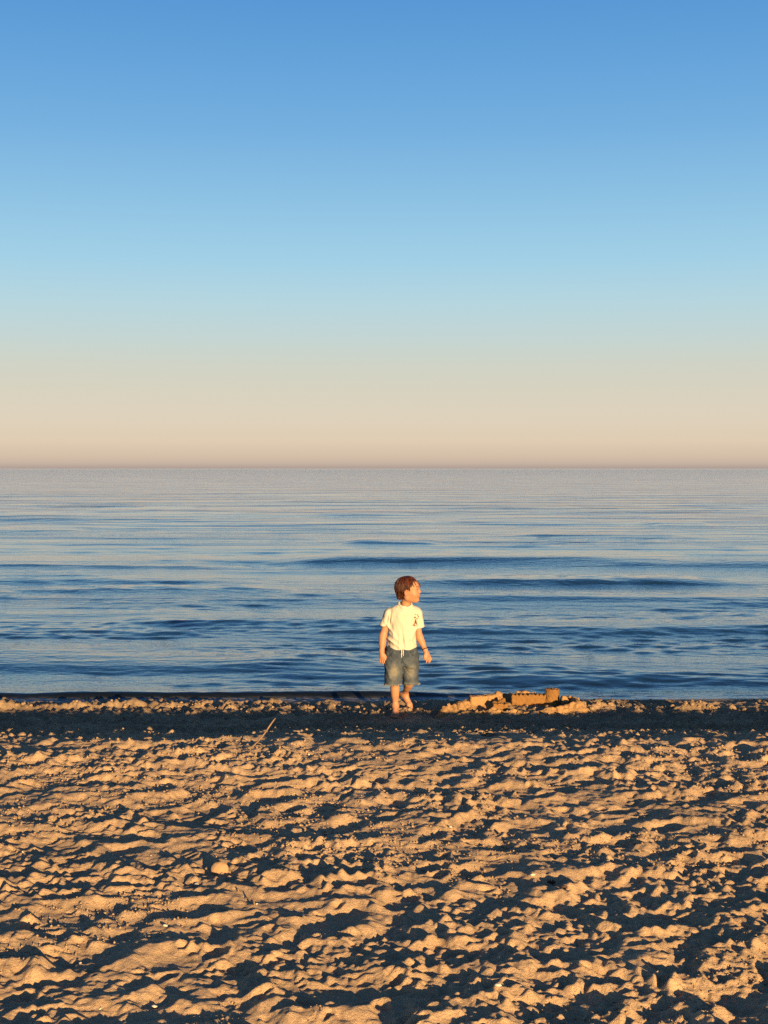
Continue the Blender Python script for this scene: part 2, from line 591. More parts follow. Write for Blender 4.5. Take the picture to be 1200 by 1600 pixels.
attr(beach, 'damp', sstep(8.5, 9.6, yy) * (0.55 + 0.75 * blot))
attr(beach, 'wet', sstep(12.0, 12.2, yy))

# ------------------------------------------------------------------ sea
scol = np.linspace(-0.335, 0.335, 720)
scol = np.concatenate([-ext[::-2], scol, ext[::2]])
tt = np.linspace(0, 1, 520)
sy = (11.85 ** -0.85 + (400.0 ** -0.85 - 11.85 ** -0.85) * tt) ** (-1 / 0.85)
sy = np.concatenate([sy, 400 * (40000 / 400.0) ** (np.linspace(0, 1, 24)[1:])])
SY = np.repeat(sy[:, None], len(scol), 1); SX = scol[None, :] * (SY + 1.5)
dyr = np.repeat(np.gradient(sy)[:, None], len(scol), 1)
SZ = np.zeros_like(SX)
PXD = lambda py: CAM_H * F_PX / (py - 732.0)
r2 = np.random.default_rng(3)
calm = sstep(12.1, 13.0, SY - 0.025 * SX)
rough_ = 0.25 + 1.45 * sstep(-0.45, 0.45, noise2(SX / 3.4, SY / 1.1, 23) + 0.5 * noise2(SX / 1.2, SY / 0.5, 24))     # slicks and cat's-paws
for k in range(190):                                           # wind ripples to short swell, coming ashore
    lam = 0.16 * (6.5 / 0.16) ** r2.random() if k > 26 else r2.uniform(1.8, 7.5)
    th = r2.normal(0.10, 0.34) if lam < 1.2 else r2.normal(0.02, 0.075)
    kk = 2 * math.pi / lam
    slope = r2.uniform(0.4, 1.0) * (0.0062 if lam > 1.2 else 0.0225 if lam < 0.45 else 0.0110)
    amp = slope / kk
    ph = kk * (SX * math.sin(th) + SY * math.cos(th)) + r2.uniform(0, 6.28)
    keep = sstep(2.2, 5.0, lam / dyr)
    env = 0.75 + 0.6 * noise2(SX / (lam * 4.5 + 1), SY / (lam * 2.2 + 0.6), 30 + k % 60) if lam < 1.2 else 0.8 + 0.5 * noise2(SX / (lam * 5 + 4), SY / (lam * 2.2 + 0.6), 30 + k % 60)
    if lam < 1.3: env = env * rough_
    SZ += keep * amp * env * np.sin(ph) * (0.15 + 0.85 * calm)
# the individual wave crests one can pick out: pixel row, from column, to column, height, front, back, tilt
CRESTS = [(1046, -200, 520, .060, .55, 1.3, .00), (1052, 380, 900, .035, .5, 1.0, .01), (1066, 700, 1400, .060, .5, 1.0, .0), (988, 560, 1400, .085, .55, 1.5, .0),
          (976, 180, 640, .070, .6, 1.4, .0), (958, -100, 330, .040, .6, 1.4, .0), (911, 640, 1110, .125, .75, 2.0, -.02), (878, 480, 960, .11, .9, 2.2, -.012),
          (884, 900, 1400, .085, .9, 2.2, .0), (886, -100, 330, .075, .8, 2.0, .01), (908, -80, 360, .07, .8, 1.6, .0), (924, 130, 420, .06, .7, 1.4, .0),
          (849, 540, 680, .09, 1.1, 2.4, .0), (936, 700, 1250, .05, .7, 1.4, .0), (1020, 640, 1300, .035, .6, 1.2, .0), (1018, -200, 420, .03, .6, 1.1, .0),
          (838, 800, 1060, .08, 1.3, 2.4, .0), (820, 1020, 1110, .09, 1.5, 3, .0), (804, 500, 640, .09, 1.6, 3, .0), (793, 220, 300, .10, 2, 3, .0), (830, -20, 120, .09, 1.3, 3, .0)]
for q, (py, px0, px1, A_, wf, wb, tilt) in enumerate(CRESTS):
    d0 = PXD(py)
    x0 = (px0 - 600) / F_PX * d0; x1 = (px1 - 600) / F_PX * d0
    yc = d0 + tilt * SX + 0.18 * noise2(SX / 3.6, SX * 0, 70 + q) + 0.06 * noise2(SX / 0.7, SY / 2.0, 90 + q)
    m_ = 0.18 * (x1 - x0)
    env = sstep(x0 - m_, x0 + m_, SX) * sstep(x1 + m_, x1 - m_, SX) * (0.80 + 0.25 * noise2(SX / 3.6, SY / 9, 50 + q))
    dy_ = SY - yc
    SZ += 0.95 * A_ * env * np.where(dy_ < 0, np.exp(-(dy_ / (0.55 * wf)) ** 2), np.exp(-(dy_ / wb) ** 2))
# the small wave breaking on the shore
yc = 12.40 + 0.022 * SX + 0.05 * noise2(SX / 0.9, SX * 0, 64) + 0.012 * noise2(SX / 0.16, SX * 0, 65)
dy_ = SY - yc
A_ = 0.056 * (sstep(1.6, -0.4, SX) * 0.8 + 0.2) * (0.85 + 0.3 * noise2(SX / 0.6, SX * 0, 66))
SZ += A_ * np.where(dy_ < 0, np.exp(-(np.abs(dy_) / 0.060) ** 2), np.exp(-(dy_ / 0.42) ** 2))
far_fade = sstep(420, 250, SY)
SZ *= far_fade
V = np.stack([SX, SY, SZ], -1).reshape(-1, 3)

mw = M('sea water')
geo = mw.n('ShaderNodeNewGeometry').outputs['Position']
v1 = mw.mapping(geo, (5.0, 9.0, 1.0), (0, 0, 0.22))
v2 = mw.mapping(geo, (1.4, 3.6, 1.0), (0, 0, -0.12))
v3 = mw.mapping(geo, (0.10, 0.55, 1.0))
v4 = mw.mapping(geo, (0.03, 0.16, 1.0), (0, 0, 0.03))
patchy = mw.ramp(mw.noise(v4, 1.0, 3), [(0.35, 0.35), (0.65, 1.0)])
h1 = mw.math('MULTIPLY', mw.noise(v1, 1.0, 3, 0.6), 0.017)
h2 = mw.math('MULTIPLY', mw.noise(v2, 1.0, 3, 0.6), 0.022)
h3 = mw.math('MULTIPLY', mw.noise(v3, 1.0, 3, 0.55), 0.11)
v5 = mw.mapping(geo, (0.055, 0.24, 1.0), (0, 0, 0.02))
h5 = mw.math('MULTIPLY', mw.math('POWER', mw.noise(v5, 1.0, 4, 0.6), 3.0), 1.0)
sy_ = mw.n('ShaderNodeSeparateXYZ'); mw.l(geo, sy_.inputs[0])
farm = mw.n('ShaderNodeMapRange'); farm.inputs[1].default_value = 26; farm.inputs[2].default_value = 70
mw.l(sy_.outputs['Y'], farm.inputs[0])
h6 = mw.math('MULTIPLY', mw.noise(mw.mapping(geo, (0.30, 1.3, 1.0)), 1.0, 2, 0.5), 0.055)
h5 = mw.math('MULTIPLY', mw.math('ADD', h5, h6), farm.outputs[0])
rgh = mw.n('ShaderNodeMapRange'); rgh.inputs[1].default_value = 30; rgh.inputs[2].default_value = 260; rgh.inputs[3].default_value = 0.04; rgh.inputs[4].default_value = 0.035
mw.l(sy_.outputs['Y'], rgh.inputs[0])
hh = mw.math('ADD', mw.math('MULTIPLY', mw.math('ADD', mw.math('ADD', h1, h2), h3), patchy), h5)
nrm = mw.bump(hh, 1.0, 1.0)
foam = mw.math('MULTIPLY', mw.attr('foam'), mw.ramp(mw.noise(mw.mapping(geo, (9, 22, 1)), 1.0, 4, 0.65), [(0.40, 0.0), (0.62, 1.0)]))
body_ = mw.mix(mw.attr('shallow'), (0.006, 0.023, 0.045), (0.004, 0.006, 0.008))
MAT_SEA = mw.set(Base_Color=mw.mix(foam, body_, (0.62, 0.62, 0.60)), Roughness=mw.math('ADD', rgh.outputs[0], mw.math('MULTIPLY', foam, 0.5)), IOR=1.50, Normal=nrm)
sea = tag(mesh_np('sea', V, grid_quads(*SX.shape), MAT_SEA), kind='structure')
attr(sea, 'shallow', sstep(13.4, 12.5, (SY - 0.025 * SX).ravel()))
depth = SZ - base_z(SX, SY) - relief(SX, SY)
attr(sea, 'foam', (np.exp(-np.maximum(depth, 0) / 0.006) * sstep(12.75, 12.35, SY - 0.025 * SX)).ravel())

# ------------------------------------------------------------------ sand castle
CX, CY_ = 0.0, 0.0


def at(px, py, D):
    """point at distance D seen at a pixel of the photograph"""
    return np.array([(px - 600.0) / F_PX * D, D, CAM_H - (py - 732.0) / F_PX * D])


def crumble(fd, amp, scale, seed):
    sl, P = fd.all()
    near = np.abs(fd.d) < 0.04
    n = noise3(P[near], scale, seed) + 0.5 * noise3(P[near], scale * 2.3, seed + 3)
    fd.d[near] += amp * n


castle = empty('sandcastle', (1.05, 11.15, ground(1.05, 11.15)))
tag(castle, 'sandcastle of damp moulded sand with one round tower and broken walls beside the boy', 'sandcastle')
CO = np.array(castle.location)
cz = lambda x, y: float(base_z(x, y))


def castle_part(name, fd, amp=0.006, scale=45, seed=1, label=None, mat=None):
    crumble(fd, amp, scale, seed)
    v, q = fd.mesh()
    o = mesh_np(name, v - CO, q, mat or MAT_CASTLE, castle)
    if label: o['label'] = label
    return o


c2 = lambda cx, cy, D: at(670 + cx / 3.75, 1050 + cy / 3.75, D)       # measured on an enlargement of the castle
# front rampart: one long irregular heap
fd = Field((0.35, 10.82, -0.02), (1.85, 11.35, 0.32), 0.007)
ridge = [(60, 268), (100, 256), (160, 262), (215, 250), (280, 247), (340, 246), (385, 228), (420, 240), (455, 250), (500, 240), (545, 250), (580, 256),
         (620, 250), (680, 236), (730, 226), (790, 218), (835, 204), (875, 192), (905, 206), (935, 232), (958, 258)]
pts = [c2(a, b - 13, 11.03 + (0.08 if a > 820 else 0.0)) for a, b in ridge]
for a, b in zip(pts[:-1], pts[1:]):
    for k in range(3):
        p = a + (b - a) * k / 3
        z0 = cz(p[0], p[1]) - 0.02
        hgt = p[2] - z0
        r = max(0.022, hgt * 0.42)
        fd.cap((p[0], p[1] - 0.01, z0), (p[0], p[1] + rng.normal(0, 0.008), p[2] - r * 0.5), r * 1.75, r * 0.5, k=0.02)
for k in range(26):
    a, b = ridge[rng.integers(1, len(ridge) - 1)]
    p = c2(a + rng.normal(0, 14), b + 4, 11.03 + (0.08 if a > 820 else 0.0))
    fd.ell(p + np.array([0, rng.normal(0, .015), -.004]), rng.uniform(0.008, 0.017, 3), k=0.008)
# the right end runs back towards the water
pr = [c2(905, 200, 11.12), c2(870, 165, 11.25), c2(850, 152, 11.36)]
for a, b in zip(pr[:-1], pr[1:]):
    for k in range(5):
        p = a + (b - a) * k / 5
        fd.cap((p[0], p[1], cz(p[0], p[1]) - .02), (p[0], p[1], p[2] - 0.02), 0.055, 0.022, k=0.02)
castle_part('rampart', fd, 0.010, 38, 1)
# mound and broken lump at the left end
fd = Field((0.33, 10.85, -0.02), (0.85, 11.5, 0.28), 0.007)
for (a, b, D, w) in [(90, 205, 11.10, .030), (120, 196, 11.12, .032), (152, 192, 11.13, .030)]:
    p = c2(a, b, D); fd.cap((p[0], D - 0.03, cz(p[0], D) - .03), (p[0], D, p[2] - w * .5), w * 2.0, w * .55, k=0.03)
for (a, b, D, w) in [(185, 180, 11.22, .05), (215, 172, 11.28, .05), (240, 178, 11.30, .05)]:
    p = c2(a, b, D); fd.cap((p[0], D - 0.02, cz(p[0], D) - .03), (p[0], D, p[2] - w * .5), w * 1.9, w * .6, k=0.03)
castle_part('mound', fd, 0.010, 38, 2)
# left wall: a moulded slab, leaning back to the right, on a low bank
fd = Field((0.58, 11.0, -0.02), (1.10, 11.6, 0.30), 0.006)
pa, pb = c2(238, 150, 11.27), c2(345, 146, 11.31)
m_ = (pa + pb) / 2; z0 = cz(m_[0], m_[1])
fd.box((m_[0] + .002, m_[1] + .03, (z0 + m_[2]) / 2 - 0.01), ((pb[0] - pa[0]) / 2, 0.036, (m_[2] - z0) / 2 + .01), 0.012, 0.01, rz=0.26)
pa, pb = c2(335, 146, 11.32), c2(405, 134, 11.38)
m_ = (pa + pb) / 2
fd.box((m_[0], m_[1] + .03, (z0 + m_[2]) / 2), ((pb[0] - pa[0]) / 2 + .012, 0.034, (m_[2] - z0) / 2), 0.012, 0.012, rz=0.50)
p = c2(410, 138, 11.40); fd.ell(p, (.03, .03, .030), k=0.012)
fd.cap((0.66, 11.22, z0 - .02), (0.95, 11.36, z0), 0.07, 0.06, k=0.03)
castle_part('wall', fd, 0.0055, 50, 3, 'leaning wall slab at the left')
# middle wall joining the tower, notched along its top edge
fd = Field((0.90, 11.15, -0.02), (1.45, 11.65, 0.32), 0.005)
pa, pb = c2(488, 140, 11.38), c2(690, 136, 11.40)
m_ = (pa + pb) / 2; z0 = cz(m_[0], m_[1])
fd.box((m_[0], m_[1] + .03, (z0 + m_[2]) / 2), ((pb[0] - pa[0]) / 2, 0.038, (m_[2] - z0) / 2), 0.008, 0.006, rz=0.03)
for k in range(8):
    fd.box((pa[0] + .03 + k * .034, m_[1] + .03, m_[2] + 0.002), (.007, .06, .006 + .004 * rng.random()), .003, .004, sub=True)
fd.cap((0.98, 11.33, z0 - .03), (1.38, 11.35, z0 - .02), 0.075, 0.08, k=0.03)
castle_part('wall', fd, 0.005, 60, 4, 'notched wall joining the round tower', MAT_MOULD)
# round bucket tower
fd = Field((1.24, 11.26, -0.02), (1.50, 11.56, 0.36), 0.005)
pc = c2(725, 108, 11.42); z0 = cz(pc[0], pc[1])
sl, P = fd.all()
rr = np.hypot(P[..., 0] - pc[0], P[..., 1] - pc[1])
hgt = pc[2] + 0.01 - z0
tz = np.clip((P[..., 2] - z0) / hgt, 0, 1)
dd = np.maximum(rr - (0.067 - 0.009 * tz), P[..., 2] - pc[2] - 0.008 - .004 * np.cos(rr * 40)) 
fd.d = np.minimum(fd.d, dd)
fd.cap((pc[0], pc[1], z0 - .03), (pc[0], pc[1], z0 + .01), 0.095, 0.07, k=0.03)
castle_part('tower', fd, 0.006, 70, 5, None, MAT_MOULD)
# crenellated gate block standing inside, with a lump behind it
fd = Field((0.80, 11.0, -0.02), (1.08, 11.36, 0.24), 0.005)
pa, pb = c2(380, 192, 11.14), c2(470, 192, 11.15)
m_ = (pa + pb) / 2; z0 = cz(m_[0], m_[1])
fd.box((m_[0], m_[1] + .03, (z0 + m_[2]) / 2), ((pb[0] - pa[0]) / 2, 0.032, (m_[2] - z0) / 2), 0.006, 0.006, rz=0.04)
for k in range(3):
    fd.box((pa[0] + .03 + k * .031, m_[1] + .03, m_[2] + 0.002), (.006, .06, .008), .003, .004, sub=True)
for (a, b, D) in [(392, 178, 11.20), (418, 170, 11.22), (440, 160, 11.24)]:
    p = c2(a, b, D); fd.cap((p[0], D, z0 - .02), (p[0], D, p[2] - .018), .045, .02, k=.02)
castle_part('gate_block', fd, 0.005, 55, 6, None, MAT_MOULD)
# dark bank behind and rubble to the right of the tower
fd = Field((0.90, 11.36, -0.02), (1.32, 11.74, 0.24), 0.007)
bk = [(430, 134), (480, 127), (530, 120), (570, 118), (620, 124)]
for a, b in bk:
    p = c2(a, b, 11.56); fd.cap((p[0], 11.54, cz(p[0], 11.5) - .03), (p[0], 11.56, p[2] - .022), .075, .025, k=.04)
castle_part('bank', fd, 0.010, 40, 7)
fd = Field((1.36, 11.1, -0.02), (1.72, 11.60, 0.26), 0.006)
for (a, b, D) in [(790, 142, 11.42), (812, 150, 11.40), (835, 148, 11.38), (858, 156, 11.36)]:
    p = c2(a, b, D); fd.cap((p[0], D, cz(p[0], D) - .03), (p[0], D, p[2] - .02), .045, .02, k=.02)
for k in range(16):
    p = c2(rng.uniform(785, 880), rng.uniform(148, 185), 11.33); fd.ell(p, rng.uniform(.01, .02, 3), k=.008)
castle_part('rubble', fd, 0.007, 45, 8)
fd = Field((1.20, 11.0, 0.0), (1.48, 11.30, 0.20), 0.006)
for (a, b, D) in [(690, 204, 11.16), (706, 196, 11.16), (722, 203, 11.14)]:
    p = c2(a, b, D); fd.cap((p[0], D, cz(p[0], D) - .03), (p[0], D, p[2] - .02), .04, .018, k=.02)
castle_part('rubble', fd, 0.006, 50, 9)

# ------------------------------------------------------------------ boy
BOY_D, BOY_X = 10.97, 0.128
BOY_Z = cz(BOY_X - 0.04, BOY_D - .06) + 0.005


def bp(cx, cy, y=0.0):
    """body point measured on an enlargement of the photograph, y = metres further away than the standing foot"""
    p = at(560 + cx / 6.157, 880 + cy / 6.157, BOY_D + y)
    return np.array([p[0] - BOY_X, y, p[2] - BOY_Z])


boy = empty('person', (BOY_X, BOY_D, BOY_Z))
tag(boy, 'barefoot child in cream t-shirt and denim shorts walking on the sand and looking aside', 'person')

m = M('skin'); co = m.coord()
flush = m.ramp(m.noise(co, 9, 3), [(0.3, 0.90), (0.7, 1.06)])
skin = m.mix(1.0, m.mix(m.attr('flush'), (0.33, 0.158, 0.085), (0.33, 0.095, 0.058)), flush, 'MULTIPLY')
MAT_SKIN = m.set(Base_Color=skin, Roughness=0.55, Specular_IOR_Level=0.3, Subsurface_Weight=0.06)
m = M('cotton shirt'); co = m.coord()
MAT_SHIRT = m.set(Base_Color=m.mix(1.0, (0.41, 0.375, 0.30), m.ramp(m.noise(co, 14, 4), [(0.3, 0.92), (0.7, 1.03)]), 'MULTIPLY'), Roughness=0.95,
                  Specular_IOR_Level=0.1, Normal=m.bump(m.noise(co, 22, 3), 0.006, 0.5))
m = M('washed denim'); co = m.coord()
weave = m.ramp(m.noise(m.mapping(co, (1, 1, 0.35)), 210, 3, 0.7), [(0.25, 0.70), (0.75, 1.2)])
wear = m.math('ADD', m.attr('fade'), m.math('MULTIPLY', m.math('SUBTRACT', m.noise(co, 26, 4), 0.5), 0.9))
dcol = m.mix(1.0, m.ramp(wear, [(0.0, (0.030, 0.040, 0.058)), (0.45, (0.068, 0.080, 0.094)), (1.0, (0.175, 0.160, 0.128))]), weave, 'MULTIPLY')
MAT_DENIM = m.set(Base_Color=dcol, Roughness=0.95, Specular_IOR_Level=0.1, Normal=m.bump(m.noise(co, 55, 4), 0.005, 0.6))
m = M('hair'); co = m.coord()
hc = m.ramp(m.noise(m.mapping(co, (1, 1, 0.3)), 62, 4, 0.75), [(0.33, (0.008, 0.002, 0.001)), (0.52, (0.048, 0.011, 0.003)), (0.75, (0.17, 0.042, 0.009))])
MAT_HAIR = m.set(Base_Color=hc, Roughness=0.45, Specular_IOR_Level=0.35)
MAT_FRAY = plain('frayed threads', (0.27, 0.255, 0.22), 0.95, 0.35, 120)
MAT_CORD = plain('white cord', (0.62, 0.58, 0.48), 0.9, 0.15, 80)
MAT_BAND = plain('dark bracelet', (0.035, 0.018, 0.03), 0.6, 0.3, 90)
MAT_PRINT = [plain('print ' + n_, c_, 0.9, 0.2, 90) for n_, c_ in (('brown', (0.16, 0.06, 0.03)), ('red', (0.34, 0.07, 0.045)), ('olive', (0.10, 0.095, 0.035)), ('pink', (0.45, 0.20, 0.15)))]
MAT_EYE = plain('eye white', (0.62, 0.58, 0.54), 0.25, 0.05)
MAT_IRIS = plain('iris', (0.03, 0.018, 0.012), 0.2, 0.2)
MAT_BROW = plain('eyebrow hair', (0.10, 0.04, 0.018), 0.8, 0.2)

# --- skeleton, measured
HEAD = np.array([0.070, 0.0, 1.017])
YAW = R(77)                                              # turned towards the child's left
HR = np.array([[math.sin(YAW), -math.cos(YAW), 0], [math.cos(YAW), math.sin(YAW), 0], [0, 0, 1.0]]).T   # columns: forward, left, up
pt_ = R(4)
HR = HR @ np.array([[math.cos(pt_), 0, math.sin(pt_)], [0, 1, 0], [-math.sin(pt_), 0, math.cos(pt_)]]).T
hd = lambda f, l, u: HEAD + HR @ np.array([f, l, u])

fd = Field((-0.22, -0.19, -0.03), (0.30, 0.40, 1.16), 0.0033)
# trunk under the clothes
fd.ell((0.012, 0.02, 0.53), (0.098, 0.072, 0.10), k=0.02)
fd.ell((0.020, 0.02, 0.70), (0.088, 0.060, 0.16), k=0.05)
fd.cap((-0.055, 0.018, 0.820), (0.108, 0.018, 0.820), 0.034, 0.034, k=0.05)
# legs: the child's right leg stands in front, the left trails with its heel up
hipR, kneeR, ankR = np.array([-0.042, 0.02, 0.49]), bp(350, 1140, -0.02), np.array([-0.036, 0.012, 0.080])
hipL, kneeL, ankL = np.array([0.070, 0.03, 0.49]), bp(510, 1120, 0.10), bp(447, 1262, 0.30)
for hip, knee, ank in ((hipR, kneeR, ankR), (hipL, kneeL, ankL)):
    fd.cap(hip, knee, 0.060, 0.040, k=0.02)
    fd.cap(knee, ank, 0.0335, 0.0225, k=0.02)
    c_ = knee + (ank - knee) * 0.33 + np.array([0, 0.010, 0.0])
    fd.cap(c_, knee + (ank - knee) * 0.55 + np.array([0, 0.006, 0]), 0.033, 0.026, k=0.03)
    fd.ell(knee + np.array([0, -0.012, 0.0]), (0.030, 0.030, 0.034), k=0.02)


def foot(heel, ball, toe, side, ank, big):
    """heel, ball and toe tip centres; side = unit vector across the foot towards the big toe"""
    heel, ball, toe, side = map(lambda a: np.array(a, float), (heel, ball, toe, side))
    fd.cap(heel, ank, 0.024, 0.0225, k=0.025)
    fd.cap(heel, ball, 0.021, 0.0165, k=0.02)
    fd.cap(ank + (ball - ank) * 0.15, ball, 0.022, 0.015, k=0.025)
    fd.cap(ball - side * 0.017, ball + side * 0.020, 0.0145, 0.0165, k=0.018)
    fwd = toe - ball
    for k_, (o, ln, r) in enumerate(((0.022, 1.0, 0.0098), (0.0075, 0.98, 0.0072), (-0.0045, 0.86, 0.0066), (-0.0155, 0.70, 0.0062), (-0.0255, 0.52, 0.0058))):
        b_ = ball + side * o
        tip = b_ + fwd * ln
        fd.cap(b_, tip, r * 0.95, r, k=0.006)


foot((-0.035, 0.030, 0.022), (-0.043, -0.078, 0.015), (-0.045, -0.118, 0.008), (1, 0.06, 0), ankR, 1)
foot(bp(428, 1268, 0.315), bp(494, 1372, 0.275), bp(520, 1405, 0.262), (-0.45, -0.78, 0.10), ankL, -1)

# arms
shR, elR, wrR = np.array([-0.085, 0.018, 0.815]), bp(237, 700, 0.02), bp(224, 858, -0.012)
shL, elL, wrL = np.array([0.134, 0.018, 0.815]), bp(584, 705, 0.02), bp(643, 838, -0.012)
for sh, el, wr, th in ((shR, elR, wrR, 1.0), (shL, elL, wrL, 0.92)):
    fd.cap(sh, el, 0.036 * th, 0.0275 * th, k=0.02)
    fd.cap(el, wr, 0.0275 * th, 0.0200 * th, k=0.02)
    fd.cap(el + (wr - el) * 0.15, el + (wr - el) * 0.5, 0.0285 * th, 0.0255 * th, k=0.02)


def hand(wr, palm, kn, across, fingers, thumb):
    """palm centre, knuckle-line centre, unit vector across the knuckles; fingers = bent chains"""
    wr, palm, kn, across = map(lambda a: np.array(a, float), (wr, palm, kn, across))
    fd.cap(wr, palm, 0.0190, 0.0165, k=0.015)
    fd.cap(palm - across * 0.013, kn - across * 0.021, 0.0135, 0.0105, k=0.014)
    fd.cap(palm + across * 0.013, kn + across * 0.021, 0.0135, 0.0105, k=0.014)
    fd.cap(palm, kn, 0.0145, 0.0112, k=0.014)
    for off, chain, r in fingers:
        p = kn + across * off
        for i, c in enumerate(chain):
            q = p + np.array(c, float)
            fd.cap(p, q, r * (1 - 0.07 * i), r * (1 - 0.07 * (i + 1)), k=0.004)
            p = q
    p = np.array(thumb[0], float)
    for i, c in enumerate(thumb[1]):
        q = p + np.array(c, float)
        fd.cap(p, q, 0.0100 - 0.0013 * i, 0.0090 - 0.0013 * i, k=0.006)
        p = q


# right hand, seen from its back, fingers a little curled towards the thigh
pR = wrR + np.array([0.006, -0.002, -0.033]); kR = wrR + np.array([0.010, -0.004, -0.058])
hand(wrR, pR, kR, (0.90, -0.40, 0.10),
     [(0.0225, [(0.010, -0.004, -0.020), (0.012, 0.004, -0.014), (0.006, 0.008, -0.009)], 0.0068),
      (0.0075, [(0.005, -0.003, -0.022), (0.008, 0.005, -0.016), (0.004, 0.009, -0.008)], 0.0070),
      (-0.0075, [(0.002, -0.002, -0.021), (0.006, 0.006, -0.015), (0.003, 0.010, -0.006)], 0.0067),
      (-0.0220, [(-0.001, 0.000, -0.016), (0.003, 0.006, -0.011), (0.002, 0.008, -0.004)], 0.0060)],
     (pR + np.array([0.014, -0.006, 0.010]), [(0.022, -0.008, -0.018), (0.012, -0.002, -0.020), (0.006, 0.002, -0.014)]))
# left hand, hanging out from the body, fingers slightly spread
pL = wrL + np.array([0.014, -0.004, -0.032]); kL = wrL + np.array([0.023, -0.006, -0.055])
hand(wrL, pL, kL, (-0.62, -0.78, 0.0),
     [(0.021, [(0.004, -0.006, -0.021), (-0.002, -0.002, -0.016), (-0.004, 0.002, -0.009)], 0.0066),
      (0.007, [(0.009, -0.004, -0.022), (0.003, 0.000, -0.017), (-0.001, 0.003, -0.010)], 0.0068),
      (-0.007, [(0.011, -0.002, -0.020), (0.003, 0.002, -0.016), (-0.002, 0.004, -0.009)], 0.0065),
      (-0.020, [(0.011, 0.001, -0.016), (0.004, 0.003, -0.012), (-0.002, 0.004, -0.006)], 0.0058)],
     (pL + np.array([-0.010, -0.010, 0.008]), [(-0.008, -0.010, -0.020), (0.000, -0.004, -0.018), (0.002, 0.000, -0.012)]))

# neck and head
fd.cap(hd(-0.022, 0, -0.075), (0.040, 0.020, 0.855), 0.0365, 0.042, k=0.025)
fd.ell(hd(-0.012, 0, 0.022), (0.090, 0.071, 0.083), k=0.01, rot=HR)
fd.ell(hd(0.020, 0, -0.030), (0.062, 0.056, 0.066), k=0.03, rot=HR)
fd.ell(hd(0.032, 0, 0.028), (0.054, 0.060, 0.052), k=0.03, rot=HR)
for s_ in (-1, 1):
    fd.ell(hd(0.048, s_ * 0.028, -0.036), (0.030, 0.028, 0.030), k=0.025, rot=HR)       # cheeks
    fd.cap(hd(-0.010, s_ * 0.045, -0.058), hd(0.048, s_ * 0.012, -0.082), 0.013, 0.013, k=0.03)   # jaw
    fd.ell(hd(0.089, s_ * 0.030, 0.000), (0.014, 0.015, 0.0075), k=0.012, rot=HR, sub=True)  # eye sockets
    fd.cap(hd(0.081, s_ * 0.014, 0.014), hd(0.070, s_ * 0.044, 0.014), 0.006, 0.005, k=0.014)   # brow
fd.ell(hd(0.060, 0, -0.083), (0.018, 0.018, 0.015), k=0.022, rot=HR)                         # chin
fd.cap(hd(0.082, 0, 0.004), hd(0.094, 0, -0.019), 0.0065, 0.0088, k=0.010)                   # nose
for s_ in (-1, 1): fd.ell(hd(0.0875, s_ * 0.009, -0.0225), (0.008, 0.0065, 0.006), k=0.006, rot=HR)
fd.ell(hd(0.079, 0, -0.044), (0.011, 0.018, 0.012), k=0.012, rot=HR)
fd.ell(hd(0.0840, 0, -0.0480), (0.0062, 0.0150, 0.0042), k=0.006, rot=HR)
fd.ell(hd(0.0815, 0, -0.0575), (0.0062, 0.0130, 0.0046), k=0.006, rot=HR)
fd.cap(hd(0.0895, -0.015, -0.0527), hd(0.0895, 0.015, -0.0527), 0.0020, 0.0020, k=0.004, sub=True)
for s_ in (-1, 1):
    ear = HR @ np.array([[math.cos(0.3), 0, math.sin(0.3)], [0, 1, 0], [-math.sin(0.3), 0, math.cos(0.3)]])
    fd.ell(hd(-0.006, s_ * 0.074, -0.014), (0.0175, 0.0095, 0.0280), k=0.006, rot=ear)
    fd.ell(hd(-0.002, s_ * 0.0850, -0.011), (0.0110, 0.0060, 0.0190), k=0.006, rot=ear, sub=True)
v, q = fd.mesh()
body = mesh_np('body', v, q, MAT_SKIN, boy)
lp = (v - HEAD) @ HR
fl = np.exp(-((lp[:, 0] - 0.088) / .014) ** 2 - (lp[:, 1] / .018) ** 2 - ((lp[:, 2] + .0525) / .008) ** 2) * 0.9
for s_ in (-1, 1):
    fl += 0.30 * np.exp(-((lp[:, 0] - 0.055) / .03) ** 2 - ((lp[:, 1] - s_ * .045) / .025) ** 2 - ((lp[:, 2] + .03) / .022) ** 2)
    fl += 0.45 * np.exp(-((lp[:, 0] + 0.012) / .018) ** 2 - ((lp[:, 1] - s_ * .075) / .012) ** 2 - ((lp[:, 2] + .008) / .028) ** 2)
for c_ in (kR, kL): fl += 0.25 * np.exp(-((v - c_) ** 2).sum(1) / .03 ** 2)
attr(body, 'flush', np.clip(fl, 0, 1))

# eyes and eyebrows
def ball(r, n=12):
    th = np.linspace(0, math.pi, n); ph = np.linspace(0, 2 * math.pi, 2 * n, endpoint=False)
    A, B = np.meshgrid(th, ph, indexing='ij')
    v_ = np.stack([np.cos(A), np.sin(A) * np.cos(B), np.sin(A) * np.sin(B)], -1).reshape(-1, 3) * r
    i = np.arange(n * 2 * n).reshape(n, 2 * n); j = np.roll(i, -1, 1)
    return v_, np.stack([i[:-1], i[1:], j[1:], j[:-1]], -1).reshape(-1, 4)


